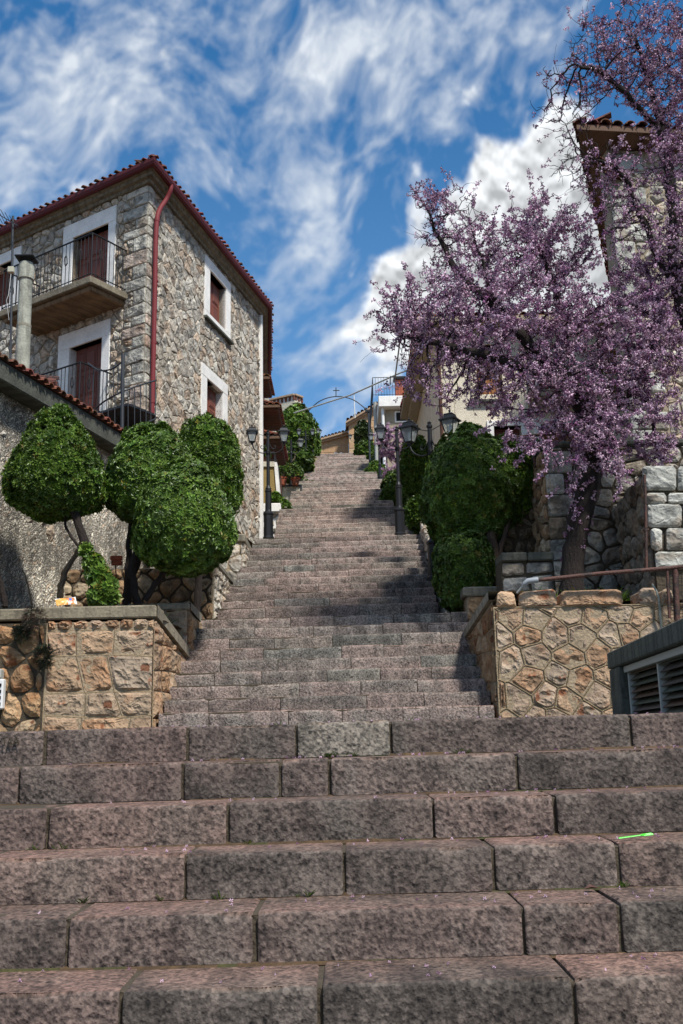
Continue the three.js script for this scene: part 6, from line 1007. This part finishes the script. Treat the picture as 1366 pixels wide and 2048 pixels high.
  // cross on the arch over the steps
  const da = 57, A = [612, 640, 672, 705, 737].map((x, i) => at(x, [826, 802, 793, 799, 822][i], da)), c = new THREE.CatmullRomCurve3(A), ar = thing('steel_arch', 'thin steel arch with a small cross spanning the steps below the church', 'arch', null, A[0]);
  part('arch', mb().tube(c.getPoints(30), 0.032, 6), M.ironGrey, ar); part('cross', mb().tube([at(672, 793, da), at(672, 775, da)], 0.03, 5).tube([at(666, 781, da), at(679, 781, da)], 0.03, 5), M.ironGrey, ar); for (const [px, py] of [[612, 826], [737, 822]]) { const p = at(px, py, da); part('post', mb().tube([p, p.clone().setY(topAt(da) - 0.2)], 0.06, 6), M.ironGrey, ar); const k = mb(); k.box(new THREE.Matrix4().setPosition(p.x, p.y, p.z), -0.2, 0.2, -0.08, 0.06, -0.1, 0.1, 0.01); part('post_cap', k, M.iron, ar); }
  const q0 = at(588, 826, 38), q1 = at(700, 788, 36), q2 = at(800, 746, 34), sp = thing('overhead_tube', 'long thin sloping tube strung across the steps to the balcony house', 'overhead tube', null, q0); part('tube', mb().tube([q0, q1.clone().add(V(0, -0.05, 0)), q2, at(850, 728, 33)], 0.03, 6), M.greyPaint, sp); part('hanger', mb().tube([at(781, 752, 34.3), at(781, 770, 34.3)], 0.02, 5), M.ironGrey, sp);
  const fp = thing('flagpole', 'thin white flagpole standing in front of the church roof', 'flagpole', null, at(709, 832, 80)); part('pole', mb().tube([at(710, 836, 80), at(708, 790, 80)], [0.05, 0.035], 6), M.whitePaint, fp); part('finial', mb().lathe(new THREE.Matrix4().setPosition(at(708, 790, 80)), [[0, 0], [0.07, 0.07], [0, 0.14]], 8), M.whitePaint, fp);
}
// white building with a pilastered parapet beyond the trees
{
  const d = 60, c = at(589, 806, d), F1 = frame(c.x, 0, -d, 0.86, 0.5), F2 = frame(c.x, 0, -d, 0.62, -0.78), yT = at(589, 800, d).y, t = thing('tower_house', 'white far building with a slatted brown parapet rising over the green trees', 'house', null, V(c.x, 19, -d));
  for (const [F, x0, x1] of [[F1, -3.2, 0], [F2, 0, 0.75]]) { const B = mb(); slab(B, F, [[x0, 14], [x1, 14], [x1, yT], [x0, yT]], [], -0.3, 0); part('wall', B, M.pale, t); const cp = mb(); cp.box(F, x0, x1, yT + 0.3, yT + 0.42, -0.4, 0.12, 0.01); part('cornice', cp, M.churchTrim, t); const bk = mb(); bk.box(F, x0, x1, yT, yT + 0.3, -0.3, -0.05, 0.005); part('parapet', bk, M.white, t); const n = Math.round((x1 - x0) / 0.3); for (let i = 0; i < n; i++) { const s = mb(); s.box(F, x0 + i * 0.3 + 0.06, x0 + i * 0.3 + 0.22, yT + 0.005, yT + 0.295, -0.05, 0.03, 0.01); part('parapet_slat', s, M.clayOld, t); } }
}

// ---------------------------------------------------------------- timber-eaved house, planters and pots on the left
{
  const t = thing('eaved_house', 'plastered house with three overhanging dark timber eaves behind the stone house corner', 'house', null, V(-2.6, 7, -30)), G = WORLD;
  const B = mb(); B.box(G, -6, -2.45, 6, 13.4, -37, -29.9, 0.02); part('wall', B, M.pale, t);
  const eave = (x, dn, df, h, th) => {
    const n = Math.round((df - dn) / 0.28); const e = mb(); e.box(G, -5, x, h + 0.03, h + th, -df, -dn, 0.015); const o = part('eave', e, M.wood, t);
    for (let i = 0; i < n; i++) { const p = mb(), a = dn + (df - dn) * i / n, b = dn + (df - dn) * (i + 1) / n; p.tone = [rr(0.8, 1.25), rr(0.8, 1.15), rr(0.8, 1.15)]; p.box(G, -5, x - 0.02, h, h + 0.035, -b + 0.008, -a - 0.008, 0.006); part('plank', p, M.wood, o); }
    const f = mb(); f.box(G, -5, x + 0.04, h + 0.04, h + 0.13, -dn - 0.002, -dn + 0.06, 0.01); part('fascia', f, M.soffitWood, o);
    const te = new MB(); for (let i = 0; i * 0.2 < df - dn; i++) { te.tone = [rr(0.6, 1.1), rr(0.6, 1.1), rr(0.6, 1.1)]; const c = V(x + 0.08, h + th + 0.02, -dn - 0.1 - i * 0.2); barrel(te, c, c.clone().add(V(-0.6, 0.16, 0)), V(0, 0, 1), 0.09, 0.085); } for (let i = 0; i * 0.2 < 3; i++) { te.tone = [rr(0.6, 1.1), rr(0.6, 1.1), rr(0.6, 1.1)]; const c = V(x - 0.05 - i * 0.2, h + th + 0.02, -dn + 0.08); barrel(te, c, c.clone().add(V(0, 0.16, -0.6)), V(1, 0, 0), 0.09, 0.085); } part('roof_tiles', te, M.clay, o, 'stuff');
  };
  eave(-2.18, 29.2, 30.8, 12.62, 0.12); eave(-1.86, 29.0, 31.2, 11.62, 0.12); eave(-1.80, 29.0, 31.8, 10.62, 0.14);
  const dk = mb(); dk.box(G, -5, -1.95, 9.55, 10.2, -31.8, -31.6, 0.01); part('back_panel', dk, M.wood, t);

  const F = frame(0, 0, -27.6, 1, 0), P = (x, y, w = 0) => on(F, x, y, w), s = thing('stair_wall', 'mustard yellow plastered wall with a white sloping edge beside the first left lamp', 'wall', null, V(-2.3, 7, -27.6));
  const a = P(505, 1010), b = P(556, 1010), c = P(549, 930), e = P(505, 930); const m = mb(); slab(m, F, [a, b, c, e], [], -0.4, 0); part('panel', m, M.mustard, s);
  const wE = mb(); slab(wE, F, [P(555, 1010), P(562, 1010), P(554, 925), P(548, 925)], [], -0.42, 0.04); part('edge', wE, M.white, s); const wt = mb(); slab(wt, F, [P(505, 934), P(550, 934), P(549, 924), P(505, 924)], [], -0.42, 0.05); part('coping', wt, M.pale, s);
  railing(s, F, [[P(508, 924)[0], -0.1], [P(548, 924)[0], -0.1], [P(548, 924)[0], -2.4]], P(540, 924)[1], 0.32, 0.12, M.iron, false);
  const pb = thing('planter', 'long white planter box at the foot of the mustard wall', 'planter', null, V(-2.3, 6.5, -26.6)), F2 = frame(0, 0, -26.6, 1, 0), q0 = on(F2, 505, 1024), q1 = on(F2, 561, 1006); const pl = mb(); pl.box(F2, q0[0], q1[0], q0[1], q1[1], -0.45, 0, 0.015); part('box', pl, M.white, pb); const so = mb(); so.box(F2, q0[0] + 0.05, q1[0] - 0.05, q1[1] + 0.002, q1[1] + 0.02, -0.4, -0.05, 0.004); part('soil', so, M.soil, pb);
  const rw = thing('rubble_wall', 'small white-pointed rubble wall under the white planter box', 'stone wall', null, V(-2.3, 6, -26.4)), F3 = frame(0, 0, -26.75, 1, 0), r0 = on(F3, 505, 1062), r1 = on(F3, 562, 1024); wallBody(rw, F3, r0[0], r1[0], r0[1] - 0.3, r1[1], 0.3, M.white); layStones(rw, F3, voronoi(r0[0], r1[0], r0[1] - 0.1, r1[1] - 0.02, 0.24, 0.18, 0.8, 0.6), M.grey, { tone: TONE.grey, gap: 0.06, depth: 0.03, round: 0.03 });
  const gt = thing('gate_panel', 'cream plastered panel with a dark metal frame behind the second left lamp', 'wall panel', null, V(-2, 8.5, -33.2)), F4 = frame(0, 0, -33.2, 1, 0), g0 = on(F4, 562, 1032), g1 = on(F4, 604, 971), gB = mb(); gB.box(F4, g0[0], g1[0], g0[1] - 0.4, g1[1], -0.25, 0, 0.01); part('panel', gB, M.pale, gt); const gf = mb(); for (const [x0, x1, y0, y1] of [[g0[0] - 0.03, g0[0] + 0.02, g0[1] - 0.3, g1[1]], [g1[0] - 0.05, g1[0], g0[1], g1[1]], [g0[0], g1[0], g1[1] - 0.03, g1[1] + 0.03]]) gf.box(F4, x0, x1, y0, y1, 0.003, 0.04, 0.004); part('frame', gf, M.ironGrey, gt);
  const pot = (label, px, py, d, r, h, k, kind = 0) => { const base = at(px, py, d), o = thing('flower_pot', label, 'flower pot', null, base), X = new THREE.Matrix4().setPosition(base.x, base.y, base.z); part('pot', mb().lathe(X, [[0, 0], [r * 0.66, 0], [r * 0.9, h * 0.78], [r, h * 0.8], [r, h], [r * 0.86, h], [r * 0.82, h * 0.85], [0, h * 0.84]], 14), M.pot, o); const L = []; for (let i = 0; i < k; i++) { const q = rdir(); q.y = Math.abs(q.y) * 1.2 + 0.1; L.push({ p: base.clone().add(V(q.x * r * 1.6, h + q.y * r * 2.2, q.z * r * 1.6).multiplyScalar(1)), n: q.normalize(), s: rr(0.5, 1.1), c: GREEN(0.9) }); } const st = mb(); for (let i = 0; i < 4; i++) st.tube([base.clone().add(V(0, h * 0.8, 0)), base.clone().add(V(rr(-r, r), h + r * 1.5, rr(-r, r)))], 0.008, 4); part('stem', st, M.bark, o); instances('foliage', o, G_IVY, leafMat, L); };
  pot('left of two terracotta pots on the cream panel by the green trees', 565, 970, 33, 0.17, 0.27, 110); pot('right of two terracotta pots on the cream panel beside the second lamp', 591, 970, 33, 0.16, 0.25, 110); pot('small terracotta pot on the steps beside the white tray', 614, 990, 42, 0.2, 0.22, 40); pot('terracotta pot low beside the planter with a trailing plant', 568, 1046, 28, 0.13, 0.3, 120); pot('small terracotta pot on the mustard wall coping', 527, 924, 28, 0.12, 0.12, 60);
  const tr = thing('planter', 'short white planter trays stacked on the step edge above the small pot', 'planter', null, at(614, 980, 42.4)), X = new THREE.Matrix4().setPosition(at(614, 981, 42.4)); part('tray', mb().box(X, -0.28, 0.4, 0, 0.18, -0.3, 0.1, 0.02), M.white, tr); part('tray', mb().box(X, -0.1, 0.42, 0.185, 0.34, -0.3, 0.05, 0.02), M.white, tr);
}

// ---------------------------------------------------------------- trees and shrubs up the slope
{
  const bush = (name, label, cat, px, py, d, rx, ry, o = {}) => {
    const c = at(px, py, d), base = V(c.x, Math.min(c.y - ry * 0.9, slopeAt(d) - 0.1), c.z), t = thing(name, label, cat, null, base);
    limb(t, [base, V(c.x + 0.05, lerp(base.y, c.y, 0.6), c.z), c.clone()], [0.09, 0.07, 0.03], M.barkDark, 'trunk', 6);
    crown(t, c, rx, ry, ry, o.rz ?? rx, { geo: o.far ? G_FAR : G_IVY, den: o.den ?? (o.far ? 130 : 420), seed: px, lump: o.lump ?? 0.4, lump2: 0.3, k: o.k ?? 0.8, ex: 2.1, s: o.s ?? 1, taper: o.taper ?? 0.25 });
  };
  bush('leafy_tree', 'tall bushy green tree leaning over the left side behind the second lamp', 'tree', 588, 872, 50, 1.0, 1.6, { far: 1, lump: 0.45, k: 1.0, taper: 0.1 });
  bush('leafy_tree', 'light green narrow tree at the upper left edge of the steps', 'tree', 616, 892, 63, 0.72, 2.1, { far: 1, k: 1.15, lump: 0.3, taper: 0.1 });
  bush('leafy_tree', 'dark green tree mass low behind the flower pots on the left', 'tree', 588, 925, 44, 0.85, 0.8, { far: 1, k: 0.75, lump: 0.6 });
  bush('climbing_plant', 'dark ivy climbing the corner of the white far building', 'ivy', 595, 845, 57, 0.72, 1.15, { far: 1, k: 0.6 });
  bush('shrub', 'small fresh green plant standing in the white planter box', 'shrub', 550, 1000, 26.9, 0.16, 0.16, { k: 1.1, lump: 0.6 }); bush('shrub', 'leafy plant spilling beside the planter near the second lamp', 'shrub', 572, 1034, 29, 0.16, 0.2, { k: 0.9, lump: 0.6 });
  bush('shrub', 'mixed green pot plants crowding above the cream panel', 'shrub', 578, 944, 34.2, 0.42, 0.32, { k: 0.8, lump: 0.5 });
  bush('shrub', 'dark ivy column beside the church gable', 'ivy', 727, 876, 68, 0.55, 1.35, { far: 1, k: 0.35 }); bush('shrub', 'mid green shrub below the church on the right of the steps', 'shrub', 733, 905, 64, 0.75, 0.75, { far: 1, k: 0.9 });
  bush('shrub', 'round clipped bright green shrub on the right edge of the upper steps', 'shrub', 752, 955, 44, 0.50, 0.72, { den: 360, k: 1.0, lump: 0.2 }); bush('shrub', 'clipped green shrub beside the right lamp base', 'shrub', 784, 1004, 31, 0.34, 0.58, { k: 0.8, lump: 0.2 });
  bush('shrub', 'tall loose green shrub between the right lamp and the big evergreen', 'shrub', 832, 945, 25, 0.40, 0.95, { k: 0.85, lump: 0.35, den: 500 }); bush('shrub', 'small rounded shrub low at the right edge of the steps beside the lamp foot', 'shrub', 836, 1030, 21.6, 0.26, 0.34, { k: 0.8, lump: 0.3, den: 600 }); bush('shrub', 'dark shrub behind the clipped shrub up the right side', 'shrub', 768, 940, 47, 0.7, 0.7, { far: 1, k: 0.5 }); bush('shrub', 'shaded green shrub under the small pink tree', 'shrub', 800, 975, 33, 0.6, 0.55, { k: 0.6 });
  for (const [pts, l] of [[[[553, 945, 33.5], [568, 925, 33.5], [575, 902, 33.8]], 'pale curved bare stem left of the second lamp'], [[[578, 928, 34], [588, 918, 34], [591, 908, 34]], 'short pale curved stem right of the second lamp pole']]) { const q = pts.map((p) => at(...p)), s = thing('dry_vine', l, 'vine', null, q[0]); limb(s, q, [0.03, 0.026, 0.02], M.barkGrey, 'stem', 6); }
}

// ---------------------------------------------------------------- small things
{
  const bp = at(132, 1206, 12.45), bg = thing('snack_bag', 'crumpled orange and white crisp packet lying on the left wall cap', 'litter', null, bp), B = new MB(), N = 14, Pp = [];
  for (let s = 0; s < 2; s++) for (let i = 0; i <= N; i++) for (let j = 0; j <= 8; j++) { const u = i / N, v = j / 8, th = Math.pow(Math.sin(Math.PI * clamp(u, 0.02, 0.98)) * Math.sin(Math.PI * v), 0.6) * 0.028, w = 0.006 * (vn(u * 9, v * 9, 40) - 0.5) * 2; const x = (u - 0.5) * 0.25, y = (v - 0.5) * 0.13 * (1 + 0.1 * Math.sin(u * 20) * (u < 0.08 || u > 0.92 ? 1 : 0)); Pp.push(V(x, y, (s ? -1 : 1) * th + w)); }
  const rotM = new THREE.Matrix4().makeRotationFromEuler(new THREE.Euler(-0.75, 0.2, 0.36)).setPosition(bp.x, bp.y + 0.02, bp.z), id = (s, i, j) => Pp[(s * (N + 1) + i) * 9 + j];
  for (let s = 0; s < 2; s++) for (let i = 0; i < N; i++) for (let j = 0; j < 8; j++) { const u = i / N, v = j / 8, e = Math.hypot(u - 0.68, (v - 0.5) * 0.6); B.tone = u > 0.9 || v > 0.8 ? [0.85, 0.85, 0.85] : e < 0.09 ? [0.1, 0.2, 0.55] : e < 0.2 ? [0.75, 0.22, 0.05] : u < 0.45 ? [0.80, 0.42, 0.10] : vn(u * 8, v * 6, 41) > 0.55 ? [0.85, 0.8, 0.75] : [0.80, 0.28, 0.06]; const q = [id(s, i, j), id(s, i + 1, j), id(s, i + 1, j + 1), id(s, i, j + 1)]; if (s) q.reverse(); B.quad(...q, rotM); }
  part('packet', B, new THREE.MeshStandardMaterial({ vertexColors: true, roughness: 0.35 }), bg);

  const mp = at(4, 1385, 12.2), mt = thing('meter_box', 'white slatted metal box fixed to the left wall at the picture edge', 'meter box', null, mp), X = frame(mp.x, mp.y, mp.z, 1, 0); part('case', mb().box(X, -0.35, 0.03, -0.2, 0.16, -0.05, 0.06, 0.015), M.whitePaint, mt); part('top_unit', mb().box(X, -0.35, 0.0, 0.165, 0.28, -0.05, 0.08, 0.015), M.greyPaint, mt); for (let i = 0; i < 4; i++) part('slat', mb().box(X, -0.3, 0.012, -0.16 + i * 0.075, -0.12 + i * 0.075, 0.062, 0.075, 0.004), M.iron, mt);

  const rp = at(234, 1122, 15.0), rt = thing('tile_marker', 'two bright red clay tiles propped on a stake in front of the rubble garden wall', 'roof tiles', null, rp), Z = new THREE.Matrix4().setPosition(rp.x, rp.y, rp.z); part('tile', mb().box(Z, -0.095, 0.085, 0.005, 0.075, -0.02, 0.06, 0.012), M.pot, rt); part('tile', mb().box(Z, -0.075, 0.085, -0.07, 0.0, -0.02, 0.07, 0.012), M.pot, rt); part('stake', mb().tube([rp.clone().add(V(-0.02, -0.07, 0)), at(235, 1200, 15)], 0.01, 5), M.rust, rt);

  // green plastic fork on the fourth step
  const s3 = STEPS.find((s) => s.f === 1 && s.k === 3), fx = at(1272, 1677, s3.d + 0.06).x, fk = V(fx, s3.y + 0.007 * fx + 0.013, -(s3.d + 0.06)), f = thing('plastic_fork', 'bright green plastic fork lying on the fourth step at the right', 'litter', null, fk), sh = new THREE.Shape();
  [[-0.075, -0.005], [0.02, -0.0035], [0.032, -0.011], [0.072, -0.012], [0.072, -0.0085], [0.045, -0.007], [0.045, -0.004], [0.074, -0.0045], [0.074, -0.0015], [0.045, -0.001], [0.045, 0.0015], [0.074, 0.0015], [0.074, 0.0045], [0.045, 0.0045], [0.045, 0.0075], [0.072, 0.0085], [0.072, 0.012], [0.032, 0.011], [0.02, 0.0035], [-0.075, 0.005]].forEach((p, i) => (i ? sh.lineTo(...p) : sh.moveTo(...p)));
  const fg = new THREE.ExtrudeGeometry(sh, { depth: 0.002, bevelEnabled: true, bevelSize: 0.0008, bevelThickness: 0.0008, bevelSegments: 1 }), pa = fg.attributes.position; for (let i = 0; i < pa.count; i++) { const x = pa.getX(i); pa.setZ(i, pa.getZ(i) + 0.010 * Math.pow(Math.max(0, x - 0.0) / 0.075, 2) + 0.004 * Math.cos(x * 30)); } fg.computeVertexNormals(); fg.rotateX(-Math.PI / 2).rotateY(0.12).rotateX(0.22).translate(fk.x, fk.y, fk.z); part('fork', fg, M.green, f);

  // blossom fallen on the steps, grass in the joints
  const near = STEPS.filter((s) => s.f === 1 && s.k <= 6), L = []; for (let i = 0; i < 260; i++) { const s = near[Math.floor(rnd() * near.length)], x = rr(-1.6, 2.2) * (rnd() < 0.3 ? 1 : 0.9) + (rnd() < 0.7 ? 0.5 : 0), d = s.d + 0.03 + rnd() * 0.3; L.push({ p: V(x, s.y + 0.007 * x + 0.006, -d), n: V(rr(-0.3, 0.3), 1, rr(-0.3, 0.3)).normalize(), s: rr(0.16, 0.32), c: PINK(1.1) }); }
  const pt = new THREE.Group(); pt.name = 'fallen_petals'; pt.userData = { label: 'scattered pink petals fallen on the nearest steps', category: 'petals', kind: 'stuff' }; scene.add(pt); instances('petals', pt, G_BLOOM, petalMat, L);
  const W = []; const tuft = (x, s, n) => { for (let i = 0; i < n; i++) W.push({ p: V(x + rr(-0.03, 0.03), s.y + 0.007 * x, -(s.b - 0.005)), n: V(rr(-0.4, 0.4), 1, rr(0, 0.4)).normalize(), s: rr(0.12, 0.28), c: GREEN(0.8) }); };
  const S1 = near.find((s) => s.k === 1); tuft(-0.08, S1, 10); tuft(0.02, S1, 5); for (let i = 0; i < 16; i++) tuft(rr(-1.8, 2), near[Math.floor(rnd() * near.length)], 3); for (const s of STEPS.filter((s) => s.f === 2)) { if (rnd() < 0.6) tuft(s.x1 - 0.06, s, 14); if (rnd() < 0.5) tuft(s.x0 + 0.06, s, 12); }
  for (let i = 0; i < 420; i++) { const px = rr(1050, 1250), d = rr(13, 14.7); const p = at(px, 1130, d); p.y = 3.36; W.push({ p, n: V(rr(-0.4, 0.4), 1, rr(-0.2, 0.5)).normalize(), s: rr(0.6, 1.5), c: GREEN(0.7) }); }
  for (let i = 0; i < 200; i++) { const p = V(rr(-5, -2.4), 3.26, -rr(12.9, 15.6)); W.push({ p, n: V(rr(-0.4, 0.4), 1, rr(-0.2, 0.5)).normalize(), s: rr(0.4, 1.0), c: GREEN(0.6) }); }
  const gr = new THREE.Group(); gr.name = 'grass'; gr.userData = { label: 'sparse grass tufts in the joints of the steps and garden beds', category: 'grass', kind: 'stuff' }; scene.add(gr); instances('grass_tufts', gr, G_GRASS, leafMat, W);
  const dl = near.find((s) => s.k === 4), lp = V(at(1196, 1925, dl.d + 0.25).x, dl.y + 0.02, -(dl.d + 0.28)), dv = thing('dead_leaf', 'curled brown dead leaf on a tread at the lower right', 'leaf', null, lp), lb = mb(); lb.quad(lp.clone().add(V(-0.03, 0, 0.01)), lp.clone().add(V(0, 0.008, 0.02)), lp.clone().add(V(0.035, 0, 0)), lp.clone().add(V(0, 0.014, -0.016))); part('leaf', lb, M.rust, dv);
}
renderer.render(scene, camera);
